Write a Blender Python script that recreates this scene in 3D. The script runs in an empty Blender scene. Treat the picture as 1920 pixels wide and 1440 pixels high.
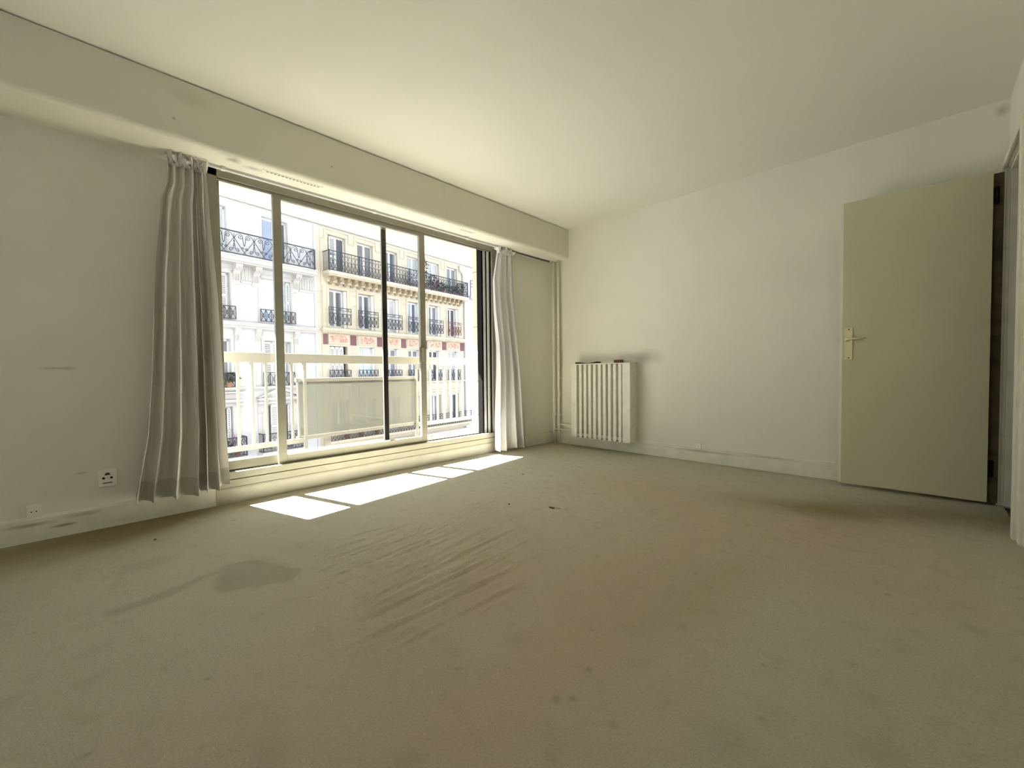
import bpy, math, random
import numpy as np
from mathutils import Matrix, Vector
random.seed(7)
rng = np.random.default_rng(7)
sc = bpy.context.scene
COL = sc.collection
PI = math.pi

# ---------------------------------------------------------------- camera
F_PX, YAW, PITCH, ROLL = 791.43, 0.7713, 0.0285, -0.0103
CAM = Vector((3.3048, -4.0282, 0.8552))
fw = Vector((-math.sin(YAW)*math.cos(PITCH), math.cos(YAW)*math.cos(PITCH), -math.sin(PITCH)))
rt = Vector((math.cos(YAW), math.sin(YAW), 0.0)); up = rt.cross(fw)
r2 = rt*math.cos(ROLL) + up*math.sin(ROLL); u2 = -rt*math.sin(ROLL) + up*math.cos(ROLL)
cd = bpy.data.cameras.new('camera'); cam = bpy.data.objects.new('camera', cd); COL.objects.link(cam)
cd.sensor_width = 36; cd.lens = 36*F_PX/1920; cd.clip_start = 0.02; cd.clip_end = 400
M = Matrix(((r2.x, u2.x, -fw.x, CAM.x), (r2.y, u2.y, -fw.y, CAM.y), (r2.z, u2.z, -fw.z, CAM.z), (0, 0, 0, 1)))
cam.matrix_world = M
sc.camera = cam

# ---------------------------------------------------------------- world, sun, exposure
w = bpy.data.worlds.new('sky'); sc.world = w; w.use_nodes = True
bg = w.node_tree.nodes['Background']
bg.inputs[0].default_value = (0.88, 0.94, 1.0, 1); bg.inputs[1].default_value = 1.9
sd = bpy.data.lights.new('sun', 'SUN'); sun = bpy.data.objects.new('sun', sd); COL.objects.link(sun)
sd.energy = 85; sd.angle = math.radians(0.53); sd.color = (1.0, 0.985, 0.95)
TAN_EL = 1.55
sdir = Vector((math.cos(math.radians(16)), math.sin(math.radians(16)), -TAN_EL)).normalized()
sun.rotation_euler = sdir.to_track_quat('-Z', 'Y').to_euler()
sun.location = (-6, -5, 12)
sc.view_settings.view_transform = 'Standard'; sc.view_settings.look = 'None'
sc.view_settings.exposure = 0.24; sc.view_settings.gamma = 1.0
sc.view_settings.use_curve_mapping = False
sc.cycles.max_bounces = 14; sc.cycles.diffuse_bounces = 9; sc.cycles.transparent_max_bounces = 16
sc.cycles.sample_clamp_indirect = 12

# ---------------------------------------------------------------- materials
MATS = {}
def mat(name, color, rough=0.7, metal=0.0, noise=0.0, nscale=3.0, bump=0.0, bscale=120.0, spec=0.3, smudges_and_shade=(), translucent=0.0, color2=None):
    if name in MATS: return MATS[name]
    m = bpy.data.materials.new(name); m.use_nodes = True; MATS[name] = m
    nt = m.node_tree; N = nt.nodes; L = nt.links; b = N['Principled BSDF']
    b.inputs['Roughness'].default_value = rough; b.inputs['Metallic'].default_value = metal
    b.inputs['Specular IOR Level'].default_value = spec
    geo = N.new('ShaderNodeNewGeometry')
    last = None
    if noise > 0 or smudges_and_shade:
        n = N.new('ShaderNodeTexNoise'); n.inputs['Scale'].default_value = nscale; n.inputs['Detail'].default_value = 4
        L.new(geo.outputs['Position'], n.inputs['Vector'])
        mx = N.new('ShaderNodeMix'); mx.data_type = 'RGBA'
        c2 = color2 or tuple(c*(1-noise) for c in color)
        mx.inputs[6].default_value = (*color, 1); mx.inputs[7].default_value = (*c2, 1)
        r = N.new('ShaderNodeMapRange'); r.inputs[1].default_value = 0.35; r.inputs[2].default_value = 0.7
        L.new(n.outputs['Fac'], r.inputs[0]); L.new(r.outputs[0], mx.inputs[0])
        last = mx.outputs[2]
        for (p, rad, s, dark, amt) in smudges_and_shade:     # dirt marks, and painted pipe shade, at fixed places
            vs = N.new('ShaderNodeVectorMath'); vs.operation = 'SUBTRACT'; vs.inputs[1].default_value = p
            L.new(geo.outputs['Position'], vs.inputs[0])
            vm = N.new('ShaderNodeVectorMath'); vm.operation = 'MULTIPLY'; vm.inputs[1].default_value = tuple(1/(rad*q) for q in s)
            L.new(vs.outputs[0], vm.inputs[0])
            ln = N.new('ShaderNodeVectorMath'); ln.operation = 'LENGTH'; L.new(vm.outputs[0], ln.inputs[0])
            n2 = N.new('ShaderNodeTexNoise'); n2.inputs['Scale'].default_value = 1.5 if s[2] > 10 else 2.2/rad*0.6; n2.inputs['Detail'].default_value = 3
            L.new(geo.outputs['Position'], n2.inputs['Vector'])
            ad = N.new('ShaderNodeMath'); ad.operation = 'ADD'; L.new(ln.outputs['Value'], ad.inputs[0]); L.new(n2.outputs['Fac'], ad.inputs[1])
            mr = N.new('ShaderNodeMapRange'); mr.inputs[1].default_value = 0.5; mr.inputs[2].default_value = 1.45
            mr.inputs[3].default_value = amt; mr.inputs[4].default_value = 0
            L.new(ad.outputs[0], mr.inputs[0])
            m2 = N.new('ShaderNodeMix'); m2.data_type = 'RGBA'; L.new(mr.outputs[0], m2.inputs[0])
            L.new(last, m2.inputs[6]); m2.inputs[7].default_value = (*dark, 1); last = m2.outputs[2]
        L.new(last, b.inputs['Base Color'])
    else:
        b.inputs['Base Color'].default_value = (*color, 1)
    if bump > 0:
        nb = N.new('ShaderNodeTexNoise'); nb.inputs['Scale'].default_value = bscale; nb.inputs['Detail'].default_value = 3
        L.new(geo.outputs['Position'], nb.inputs['Vector'])
        bp = N.new('ShaderNodeBump'); bp.inputs['Strength'].default_value = bump; bp.inputs['Distance'].default_value = 0.004
        L.new(nb.outputs['Fac'], bp.inputs['Height']); L.new(bp.outputs[0], b.inputs['Normal'])
    if translucent > 0:
        tr = N.new('ShaderNodeBsdfTranslucent')
        if last: L.new(last, tr.inputs[0])
        else: tr.inputs[0].default_value = (*color, 1)
        ms = N.new('ShaderNodeMixShader'); ms.inputs[0].default_value = translucent
        out = N['Material Output']; L.new(b.outputs[0], ms.inputs[1]); L.new(tr.outputs[0], ms.inputs[2]); L.new(ms.outputs[0], out.inputs[0])
    return m
def glass(name, tint=(1, 1, 1), refl=0.03, rough=0.02, haze=0.0):
    m = bpy.data.materials.new(name); m.use_nodes = True; nt = m.node_tree; N = nt.nodes; L = nt.links
    N.remove(N['Principled BSDF']); out = N['Material Output']
    t = N.new('ShaderNodeBsdfTransparent'); t.inputs[0].default_value = (*tint, 1)
    g = N.new('ShaderNodeBsdfGlossy'); g.inputs['Roughness'].default_value = rough
    ms = N.new('ShaderNodeMixShader'); ms.inputs[0].default_value = refl
    L.new(t.outputs[0], ms.inputs[1]); L.new(g.outputs[0], ms.inputs[2]); last = ms.outputs[0]
    if haze > 0:
        d = N.new('ShaderNodeBsdfDiffuse'); d.inputs[0].default_value = (0.26, 0.26, 0.225, 1)
        tl = N.new('ShaderNodeBsdfTranslucent'); tl.inputs[0].default_value = (0.075, 0.075, 0.065, 1)
        m1 = N.new('ShaderNodeMixShader'); m1.inputs[0].default_value = 0.5; L.new(d.outputs[0], m1.inputs[1]); L.new(tl.outputs[0], m1.inputs[2])
        m2 = N.new('ShaderNodeMixShader'); m2.inputs[0].default_value = haze; L.new(last, m2.inputs[1]); L.new(m1.outputs[0], m2.inputs[2]); last = m2.outputs[0]
    L.new(last, out.inputs[0]); return m

WALLC = (0.80, 0.79, 0.71)
soot = (0.20, 0.17, 0.13)
m_wall = mat('wall_paint', WALLC, 0.75, noise=0.07, nscale=1.1, bump=0.12, bscale=260, smudges_and_shade=[
    ((1.30, 0, 0.98), 0.22, (1, 1, 0.5), soot, 0.40), ((1.10, 0, 1.0), 0.20, (1.6, 1, 0.35), (0.42, 0.30, 0.25), 0.30),
    ((0.0, -4.10, 0.90), 0.09, (1, 1, 0.12), soot, 0.5), ((0, -4.03, 0.325), 0.03, (1, 1, .3), soot, .5), ((3.64, 0, 2.44), 0.05, (1, 1, 1), soot, 0.5),
    ((0.0, -3.55, 1.9), 0.16, (1, 0.5, 1.6), (0.45, 0.43, 0.34), 0.35), ((.178, 0, 1.1), .075, (1, 1, 24), (0.20, 0.175, 0.11), 0.62)])  # last entry: shade behind the riser pipes, painted into the wall colour
m_ceil = mat('ceiling_paint', (0.765, 0.76, 0.70), 0.8, noise=0.04, nscale=0.8, bump=0.1, bscale=200)
m_beam = mat('beam_paint', (0.76, 0.745, 0.655), 0.75, noise=0.05, nscale=1.3, bump=0.1, bscale=220, smudges_and_shade=[
    ((0.28, -3.33, 2.163), 0.05, (1, 1, 1), (0.12, 0.1, 0.09), 0.6), ((0.24, -3.22, 2.163), 0.06, (.6, 1.4, 1), (0.15, 0.13, 0.1), 0.5),
    ((0.33, -3.55, 2.41), 0.10, (1, 1.4, .7), (0.4, 0.38, 0.3), 0.28), ((.33, -3.62, 2.27), .012, (1, 1, 1), soot, .7), ((.33, -2.75, 2.30), .01, (1, 1, 1), soot, .7)])
m_trim = mat('trim_paint', (0.80, 0.785, 0.69), 0.45, noise=0.12, nscale=9, smudges_and_shade=[
    ((0, -4.22, 0.09), 0.12, (1, 1, 0.12), (0.2, 0.18, 0.14), 0.7), ((0, -4.1, 0.06), 0.07, (1, 1, 0.14), (0.1, 0.09, 0.08), 0.8),
    ((0, -4.02, 0.10), 0.08, (1, 1, 0.2), (0.3, 0.27, 0.2), 0.6), ((1.9, 0, 0.10), 0.3, (1, 1, 0.05), (0.25, 0.22, 0.17), 0.6), ((2.4, 0, 0.115), 0.25, (1, 1, 0.04), (0.2, 0.17, 0.14), 0.6)])
m_sill = mat('sill_paint', (0.32, 0.305, 0.24), 0.4, noise=0.10, nscale=7)
m_alu = mat('bronze_aluminium', (0.31, 0.295, 0.24), 0.4, metal=0.4, noise=0.08, nscale=12)
m_alud = mat('dark_seal', (0.010, 0.009, 0.009), 0.7, spec=.1)
m_steel = mat('track_metal', (0.72, 0.72, 0.70), 0.35, metal=0.3)
m_door = mat('door_paint', (0.60, 0.58, 0.41), 0.55, noise=0.04, nscale=2, bump=0.05, bscale=300)
m_brass = mat('satin_brass', (0.78, 0.70, 0.48), 0.4, metal=0.1)
m_black = mat('black_plastic', (0.012, 0.012, 0.013), 0.5)
m_white = mat('white_plastic', (0.88, 0.87, 0.80), 0.35)
m_pipe = mat('pipe_paint', (0.80, 0.77, 0.70), 0.45, noise=0.1, nscale=14)
m_rad = mat('radiator_paint', (0.82, 0.81, 0.73), 0.5, noise=0.12, nscale=16)
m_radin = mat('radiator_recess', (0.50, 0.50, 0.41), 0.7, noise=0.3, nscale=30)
m_cur = mat('curtain_cloth', (0.68, 0.66, 0.62), 0.85, noise=0.05, nscale=4, bump=0.2, bscale=500, translucent=0.15)
m_curw = mat('white_curtain_cloth', (0.80, 0.79, 0.79), 0.85, noise=0.03, nscale=4, bump=0.2, bscale=500, translucent=0.38)
m_hemw = mat('white_curtain_hem', (0.78, 0.76, 0.74), 0.85, bump=0.2, bscale=500, translucent=0.25)
m_hem = mat('curtain_hem_cloth', (0.56, 0.545, 0.50), 0.85, bump=0.2, bscale=500, translucent=0.1)
m_ruf = mat('curtain_header_cloth', (0.80, 0.78, 0.76), 0.8, bump=0.3, bscale=300, translucent=0.25)
m_brown = mat('brown_debris', (0.10, 0.06, 0.035), 0.9)
m_stone = mat('pier_stone', (0.74, 0.66, 0.50), 0.8, noise=0.10, nscale=5, bump=0.3, bscale=90)
m_groove = mat('groove_dark', (0.16, 0.14, 0.11), 0.9)
m_soff = mat('balcony_soffit_paint', (0.60, 0.585, 0.50), 0.85, noise=0.04, nscale=2)
m_bfloor = mat('balcony_concrete', (0.22, 0.21, 0.18), 0.8, noise=0.15, nscale=6)
m_rail = mat('railing_paint', (0.37, 0.36, 0.31), 0.5, noise=0.04, nscale=5)
m_glass = glass('window_glass'); m_screen = glass('frosted_screen_glass', (0.80, 0.80, 0.74), 0.03, 0.3, haze=0.55)
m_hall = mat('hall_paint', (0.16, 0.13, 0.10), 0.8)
# facade
m_fw = mat('white_render', (0.60, 0.63, 0.66), 0.85, noise=0.06, nscale=0.6)
m_fwt = mat('white_moulding', (0.55, 0.55, 0.52), 0.8, noise=0.08, nscale=2)
m_fc = mat('cream_limestone', (0.60, 0.565, 0.455), 0.85, noise=0.16, nscale=0.9)
m_fct = mat('cream_moulding', (0.62, 0.57, 0.44), 0.8, noise=0.12, nscale=2)
m_fcorb = mat('dark_corbel_stone', (0.36, 0.29, 0.18), 0.85, noise=0.2, nscale=4)  # corbels darker and warmer than the cream mouldings
m_iron = mat('wrought_iron', (0.045, 0.05, 0.065), 0.5)
m_iron2 = mat('rusty_iron', (0.16, 0.07, 0.06), 0.6)
m_fwin = mat('white_window_paint', (0.68, 0.70, 0.70), 0.5)
m_shut = mat('shutter_paint', (0.66, 0.68, 0.68), 0.6)
m_slit = mat('shutter_shade', (0.28, 0.28, 0.28), 0.8)
PANES = [mat('pane_grey', (0.24, 0.26, 0.29), 0.12, noise=.3, nscale=.8), mat('pane_pale', (0.48, 0.53, 0.56), 0.2, noise=.2, nscale=1), mat('pane_blue', (0.36, 0.45, 0.62), 0.1, noise=0.2, nscale=1),
         mat('pane_dark', (0.08, 0.09, 0.11), 0.12), mat('pane_sky', (0.5, 0.66, 0.82), 0.15, noise=.3, nscale=2, color2=(.75, .82, .88))]
m_maroon = mat('maroon_panel', (0.19, 0.09, 0.10), 0.6)
m_street = mat('asphalt', (0.10, 0.10, 0.11), 0.9)
m_leaf = mat('shrub_leaves', (0.05, 0.07, 0.05), 0.7); m_leafr = mat('purple_leaves', (0.12, 0.05, 0.08), 0.7)
m_leafw = mat('silver_leaves', (0.40, 0.44, 0.46), 0.7); m_pink = mat('pink_petals', (0.60, 0.28, 0.46), 0.6)
m_zinc = mat('zinc', (0.40, 0.42, 0.45), 0.5, metal=0.3)
def tile_mat():
    m = bpy.data.materials.new('red_floral_tile'); m.use_nodes = True; N = m.node_tree.nodes; L = m.node_tree.links; b = N['Principled BSDF']
    g = N.new('ShaderNodeNewGeometry'); n = N.new('ShaderNodeTexNoise'); n.inputs['Scale'].default_value = 7; n.inputs['Detail'].default_value = 2; n.inputs['Distortion'].default_value = 1.5
    L.new(g.outputs['Position'], n.inputs['Vector']); r = N.new('ShaderNodeValToRGB')
    r.color_ramp.elements[0].position = 0.46; r.color_ramp.elements[0].color = (0.48, 0.19, 0.13, 1)
    r.color_ramp.elements[1].position = 0.54; r.color_ramp.elements[1].color = (0.60, 0.50, 0.40, 1)
    L.new(n.outputs['Fac'], r.inputs[0]); L.new(r.outputs[0], b.inputs['Base Color']); b.inputs['Roughness'].default_value = 0.6
    return m
m_tile = tile_mat()
def carpet_mat():
    m = bpy.data.materials.new('worn_carpet'); m.use_nodes = True; N = m.node_tree.nodes; L = m.node_tree.links; b = N['Principled BSDF']
    b.inputs['Roughness'].default_value = 0.95; b.inputs['Specular IOR Level'].default_value = 0.1
    g = N.new('ShaderNodeNewGeometry')
    def noise(s, d=4):
        n = N.new('ShaderNodeTexNoise'); n.inputs['Scale'].default_value = s; n.inputs['Detail'].default_value = d; L.new(g.outputs['Position'], n.inputs['Vector']); return n.outputs['Fac']
    def rng_(v, a, b_, c, d):
        r = N.new('ShaderNodeMapRange'); r.inputs[1].default_value = a; r.inputs[2].default_value = b_; r.inputs[3].default_value = c; r.inputs[4].default_value = d; L.new(v, r.inputs[0]); return r.outputs[0]
    def mix(f, a, b_):
        x = N.new('ShaderNodeMix'); x.data_type = 'RGBA'; L.new(f, x.inputs[0])
        if isinstance(a, tuple): x.inputs[6].default_value = (*a, 1)
        else: L.new(a, x.inputs[6])
        x.inputs[7].default_value = (*b_, 1); return x.outputs[2]
    def attr(nm):
        a = N.new('ShaderNodeAttribute'); a.attribute_name = nm; return a.outputs['Fac']
    c = mix(rng_(noise(1.6), .3, .7, 0, .6), (0.555, 0.535, 0.43), (0.505, 0.485, 0.375))
    c = mix(attr('stain_pink'), c, (0.55, 0.445, 0.345))
    c = mix(attr('stain_brown'), c, (0.27, 0.225, 0.115))
    c = mix(attr('stain_grey'), c, (0.345, 0.32, 0.245))
    c = mix(attr('stain_spot'), c, (0.12, 0.11, 0.075))
    c = mix(rng_(noise(9, 5), .56, .72, 0, .22), c, (0.30, 0.27, 0.18))
    c = mix(rng_(noise(160, 2), .35, .75, 0, .30), c, (0.30, 0.27, 0.19))
    L.new(c, b.inputs['Base Color'])
    bp = N.new('ShaderNodeBump'); bp.inputs['Strength'].default_value = 0.8; bp.inputs['Distance'].default_value = 0.005
    L.new(noise(230, 3), bp.inputs['Height'])
    bp2 = N.new('ShaderNodeBump'); bp2.inputs['Strength'].default_value = 0.6; bp2.inputs['Distance'].default_value = 0.02
    L.new(noise(14, 4), bp2.inputs['Height']); L.new(bp.outputs[0], bp2.inputs['Normal']); L.new(bp2.outputs[0], b.inputs['Normal'])
    return m
m_carpet = carpet_mat()

# ---------------------------------------------------------------- mesh helpers
class MB:
    def __init__(s): s.v = []; s.f = []
    def box(s, x0, x1, y0, y1, z0, z1):
        if x0 > x1: x0, x1 = x1, x0
        if y0 > y1: y0, y1 = y1, y0
        if z0 > z1: z0, z1 = z1, z0
        i = len(s.v)
        s.v += [(x0, y0, z0), (x1, y0, z0), (x1, y1, z0), (x0, y1, z0), (x0, y0, z1), (x1, y0, z1), (x1, y1, z1), (x0, y1, z1)]
        s.f += [(i, i+3, i+2, i+1), (i+4, i+5, i+6, i+7), (i, i+1, i+5, i+4), (i+1, i+2, i+6, i+5), (i+2, i+3, i+7, i+6), (i+3, i, i+4, i+7)]
        return s
    def quad(s, *p):
        i = len(s.v); s.v += [tuple(q) for q in p]; s.f.append(tuple(range(i, i+len(p)))); return s
    def tube(s, pts, r, n=10, cap=True):
        pts = [Vector(p) for p in pts]; base = len(s.v); rad = r if isinstance(r, (list, tuple)) else [r]*len(pts)
        ref = None
        for k, p in enumerate(pts):
            d = (pts[min(k+1, len(pts)-1)] - pts[max(k-1, 0)]).normalized()
            if ref is None: ref = Vector((0, 0, 1)) if abs(d.z) < 0.9 else Vector((1, 0, 0))
            a = d.cross(ref).normalized(); b = d.cross(a).normalized(); ref = a.cross(d) if True else ref
            for j in range(n):
                t = 2*PI*j/n; s.v.append(tuple(p + (a*math.cos(t) + b*math.sin(t))*rad[k]))
        for k in range(len(pts)-1):
            for j in range(n):
                a0 = base+k*n+j; a1 = base+k*n+(j+1) % n; s.f.append((a0, a1, a1+n, a0+n))
        if cap:
            s.f.append(tuple(base+j for j in range(n))[::-1]); e = base+(len(pts)-1)*n; s.f.append(tuple(e+j for j in range(n)))
        return s
    def prism(s, prof, axis, a0, a1):          # profile of 2D points extruded along an axis
        i = len(s.v); n = len(prof)
        def P(q, a):
            if axis == 'y': return (q[0], a, q[1])
            if axis == 'x': return (a, q[0], q[1])
            return (q[0], q[1], a)
        s.v += [P(q, a0) for q in prof] + [P(q, a1) for q in prof]
        for k in range(n):
            l = (k+1) % n; s.f.append((i+k, i+l, i+n+l, i+n+k))
        s.f.append(tuple(i+k for k in range(n))[::-1]); s.f.append(tuple(i+n+k for k in range(n))); return s
    def bar(s, p, q, t, d=None):               # thin bar between two points of a facade plane (x, z), at depth y
        d = d or t
        (x0, y, z0), (x1, _, z1) = p, q; L_ = math.hypot(x1-x0, z1-z0)
        if L_ < 1e-6: return s
        nx, nz = -(z1-z0)/L_*t/2, (x1-x0)/L_*t/2; i = len(s.v)
        for yy in (y-d/2, y+d/2):
            s.v += [(x0+nx, yy, z0+nz), (x0-nx, yy, z0-nz), (x1-nx, yy, z1-nz), (x1+nx, yy, z1+nz)]
        s.f += [(i, i+1, i+2, i+3), (i+7, i+6, i+5, i+4), (i, i+4, i+5, i+1), (i+1, i+5, i+6, i+2), (i+2, i+6, i+7, i+3), (i+3, i+7, i+4, i)]
        return s
    def path(s, pts, t, y=0.0):
        for a, b in zip(pts[:-1], pts[1:]): s.bar((a[0], y, a[1]), (b[0], y, b[1]), t)
        return s
    def build(s, name, m, parent=None, smooth=False, bevel=0.0, rnd=False):
        me = bpy.data.meshes.new(name); me.from_pydata(s.v, [], s.f); me.update()
        o = bpy.data.objects.new(name, me); COL.objects.link(o); me.materials.append(m)
        if parent: o.parent = parent
        if rnd:
            import bmesh
            b = bmesh.new(); b.from_mesh(me); bmesh.ops.recalc_face_normals(b, faces=b.faces); b.to_mesh(me); b.free()
        if bevel > 0:
            mod = o.modifiers.new('bevel', 'BEVEL'); mod.width = bevel; mod.segments = 2; mod.limit_method = 'ANGLE'; mod.angle_limit = math.radians(40)
        if smooth:
            me.polygons.foreach_set('use_smooth', [True]*len(me.polygons))
        return o
def struct(o): o['kind'] = 'structure'; return o
def thing(name, label, cat, loc=(0, 0, 0), rz=0, group=None):
    o = bpy.data.objects.new(name, None); COL.objects.link(o); o.empty_display_size = 0.1
    o.location = loc; o.rotation_euler = (0, 0, rz); o['label'] = label; o['category'] = cat
    if group: o['group'] = group
    return o
def tag(o, label, cat, group=None):
    o['label'] = label; o['category'] = cat
    if group: o['group'] = group
    return o

# ================================================================ ROOM
H = 2.5; RX = 3.672; YF = -6.6
WY0, WY1 = -3.42, -0.90          # window opening
# floor: carpet with real ridges and stains
def make_floor():
    xs = np.linspace(0.0, RX, 460); ys = np.concatenate([np.linspace(YF, -4.2, 60)[:-1], np.linspace(-4.2, 0.0, 480)])
    X, Y = np.meshgrid(xs, ys, indexing='ij'); Z = np.zeros_like(X)
    def seg(a, b):
        a = np.array(a); b = np.array(b); d = b-a; L_ = np.hypot(*d)
        t = ((X-a[0])*d[0]+(Y-a[1])*d[1])/L_**2; tc = np.clip(t, 0, 1)
        return np.hypot(X-a[0]-tc*d[0], Y-a[1]-tc*d[1]), t, L_
    wob = 0.014*np.sin(Y*4.1+X*1.2)+0.003*np.sin(Y*11+1.3)
    ridges = [((1.14, -3.20), (1.16, -2.80), 5), ((1.24, -3.28), (1.22, -2.70), 7), ((1.33, -3.26), (1.29, -2.62), 7), ((1.43, -3.33), (1.36, -2.6), 8), ((1.52, -3.35), (1.45, -2.55), 8),
              ((1.60, -3.40), (1.56, -2.7), 8), ((1.70, -3.35), (1.62, -2.5), 7), ((1.80, -3.38), (1.74, -2.45), 10), ((1.90, -3.45), (1.90, -2.55), 12), ((2.01, -3.45), (2.04, -2.65), 12), ((2.12, -3.4), (2.15, -2.75), 9),
              ((1.3, -2.3), (1.25, -1.9), 5), ((1.45, -2.4), (1.42, -1.95), 5), ((1.0, -2.9), (0.98, -2.4), 4), ((1.75, -2.2), (1.7, -1.8), 4), ((2.15, -0.95), (2.3, -0.75), 4), ((2.05, -1.15), (2.2, -0.8), 4)]
    rr = np.random.default_rng(4); extra = []
    for a, b, h in ridges:
        for q in (-.045, .04):
            d_ = rr.uniform(-.15, .15); extra.append(((a[0]+q+rr.uniform(-.01, .01), a[1]+d_+.1), (b[0]+q+rr.uniform(-.02, .02), b[1]+d_-.1), h*rr.uniform(.4, .8)))
    for a, b, h in ridges+extra:
        a2 = np.array(a); b2 = np.array(b); d = (b2-a2)/np.linalg.norm(b2-a2); n = np.array([-d[1], d[0]])
        s = (X-a2[0])*d[0]+(Y-a2[1])*d[1]; c = (X-a2[0])*n[0]+(Y-a2[1])*n[1]+wob; L_ = np.linalg.norm(b2-a2)
        win = 1/(1+np.exp(-(s)/.07))*1/(1+np.exp((s-L_)/.07))
        Z += h*0.00115*np.exp(-(c/.013)**2)*win*(0.8+0.3*np.sin(s*17+a[0]*9))
    # low-frequency lumps
    for _ in range(60):
        cx, cy = rng.uniform(.3, 3.4), rng.uniform(-5, -.3); r = rng.uniform(.08, .3)
        Z += rng.uniform(-.0015, .0015)*np.exp(-((X-cx)**2+(Y-cy)**2)/r**2)
    Z *= np.clip(np.minimum(np.minimum(X, RX-X), -Y)/0.05, 0, 1)
    # smooth noise for the stain edges
    def nz(sc_, seed):
        r = np.random.default_rng(seed); n1 = max(3, int(RX/sc_)+2); n2 = max(3, int(6.6/sc_)+2); g = r.uniform(-1, 1, (n1, n2))
        u = X/RX*(n1-1.001); v = (Y-YF)/6.6*(n2-1.001); i = u.astype(int); j = v.astype(int); fu = u-i; fv = v-j
        fu = fu*fu*(3-2*fu); fv = fv*fv*(3-2*fv)
        return (g[i, j]*(1-fu)*(1-fv)+g[i+1, j]*fu*(1-fv)+g[i, j+1]*(1-fu)*fv+g[i+1, j+1]*fu*fv)
    N = nz(.35, 1)*.5+nz(.15, 2)*.3+nz(.06, 3)*.2
    def cap(pts, r, soft, amt, nn=.35):
        m = np.zeros_like(X)
        for a, b in zip(pts[:-1], pts[1:]):
            d, _, _ = seg(a, b); m = np.maximum(m, 1/(1+np.exp(np.clip((d-r+N*nn*r)/soft, -60, 60))))
        return m*amt
    pink = np.maximum(cap([(1.9, -1.2), (2.4, -1.5), (2.9, -1.5), (3.0, -1.75)], .38, .12, .8), cap([(2.5, -1.6), (2.45, -2.4), (2.55, -3.1), (2.6, -4.0)], .24, .10, .9))
    pink = np.maximum(pink, cap([(2.1, -1.4), (2.1, -2.4), (2.2, -3.2), (2.35, -4.2)], .28, .16, .5))
    pink = np.maximum(pink, cap([(2.75, -2.0), (2.72, -2.6)], .10, .05, .9))
    V = (X-2.86)*1.0 + (Y+2.2)*0.12
    inV = 1/(1+np.exp(-(V)/.05))*1/(1+np.exp((Y+2.16-(X-2.9)*.1)/.07))
    pink = pink*(1-.9*inV)
    pink += cap([(2.9, -1.1), (3.3, -.65)], .18, .09, .45)
    pink += cap([(1.5, -2.4), (1.9, -2.9)], .42, .15, .45)
    brown = cap([(2.9, -.85), (3.3, -.6), (3.65, -.45)], .17, .08, .75)+cap([(2.45, -1.0), (3.0, -.9)], .10, .06, .4)+cap([(2.74, -2.1), (2.64, -2.75)], .05, .04, .22)
    brown += cap([(0.12, -6.5), (.14, -4.3), (.1, -3.8)], .20, .07, .95)+cap([(0.1, -3.9), (.12, -3.3)], .10, .06, .6)+cap([(0.0, -3.6), (.0, -.8), (0, 0)], .05, .04, .5)+cap([(.05, -.6), (.1, -.05), (1.2, -.03)], .10, .06, .5)
    brown += cap([(1.2, 0), (3.6, -.02)], .05, .04, .4) + cap([(.55, -4.6), (.35, -3.9)], .03, .05, .35)
    grey = np.maximum(cap([(1.14, -3.56), (1.25, -3.56), (1.33, -3.46)], .095, .006, .55, 1.3), cap([(1.13, -3.58), (1.13, -3.68), (1.19, -3.80), (1.215, -3.95)], .026, .006, .5, 1.3))+cap([(0.80, -3.88), (.80, -3.80)], .06, .01, .28)+cap([(1.45, -4.0), (1.47, -4.03)], .022, .008, .22, 1.0)
    grey += cap([(1.1, -3.3), (1.3, -3.2)], .06, .03, .22)+cap([(1.0, -3.5), (1.15, -3.45)], .04, .008, .2, 1.4)
    spots = [((2.87, -1.51), .035, .5), ((2.93, -1.26), .03, .45), ((2.86, -1.24), .02, .4), ((3.22, -1.92), .016, .7), ((3.17, -2.49), .03, .4), ((3.22, -2.62), .05, .28), ((3.24, -2.8), .07, .25), ((2.98, -2.22), .03, .2),
             ((3.44, -2.01), .03, .45), ((2.93, -1.67), .018, .35), ((2.63, -3.03), .012, .8), ((2.66, -3.15), .010, .9), ((2.63, -3.18), .014, .7), ((2.78, -3.15), .014, .6), ((0.45, -3.77), .012, .8), ((.41, -3.41), .01, .8),
             ((2.25, -3.75), .09, .33), ((1.05, -3.35), .03, .25), ((3.0, -3.0), .08, .22), ((2.74, -2.65), .03, .35), ((2.0, -2.0), .02, .3), ((3.35, -3.0), .12, .2), ((2.5, -3.55), .06, .25)]
    spot = np.zeros_like(X)
    for (cx, cy), r, a in spots: spot += .5*a*np.exp(-(((X-cx)**2+(Y-cy)**2)/(.6*r*(1+1.1*N))**2)**1.0)
    r = np.random.default_rng(5)
    for _ in range(110):
        cx, cy = r.uniform(.2, 3.5), r.uniform(-4.2, -.3); rr = r.uniform(.004, .009); spot += r.uniform(.15, .5)*np.exp(-((X-cx)**2+((Y-cy)*r.uniform(.6, 1.4))**2)/rr**2)
    nx, ny = X.shape
    me = bpy.data.meshes.new('floor')
    co = np.stack([X, Y, Z], -1).reshape(-1, 3)
    idx = np.arange(nx*ny).reshape(nx, ny)
    q = np.stack([idx[:-1, :-1], idx[1:, :-1], idx[1:, 1:], idx[:-1, 1:]], -1).reshape(-1, 4)
    me.vertices.add(len(co)); me.vertices.foreach_set('co', co.ravel())
    me.loops.add(q.size); me.loops.foreach_set('vertex_index', q.ravel().astype(np.int32))
    me.polygons.add(len(q)); me.polygons.foreach_set('loop_start', np.arange(0, q.size, 4, dtype=np.int32)); me.polygons.foreach_set('loop_total', np.full(len(q), 4, dtype=np.int32))
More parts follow.
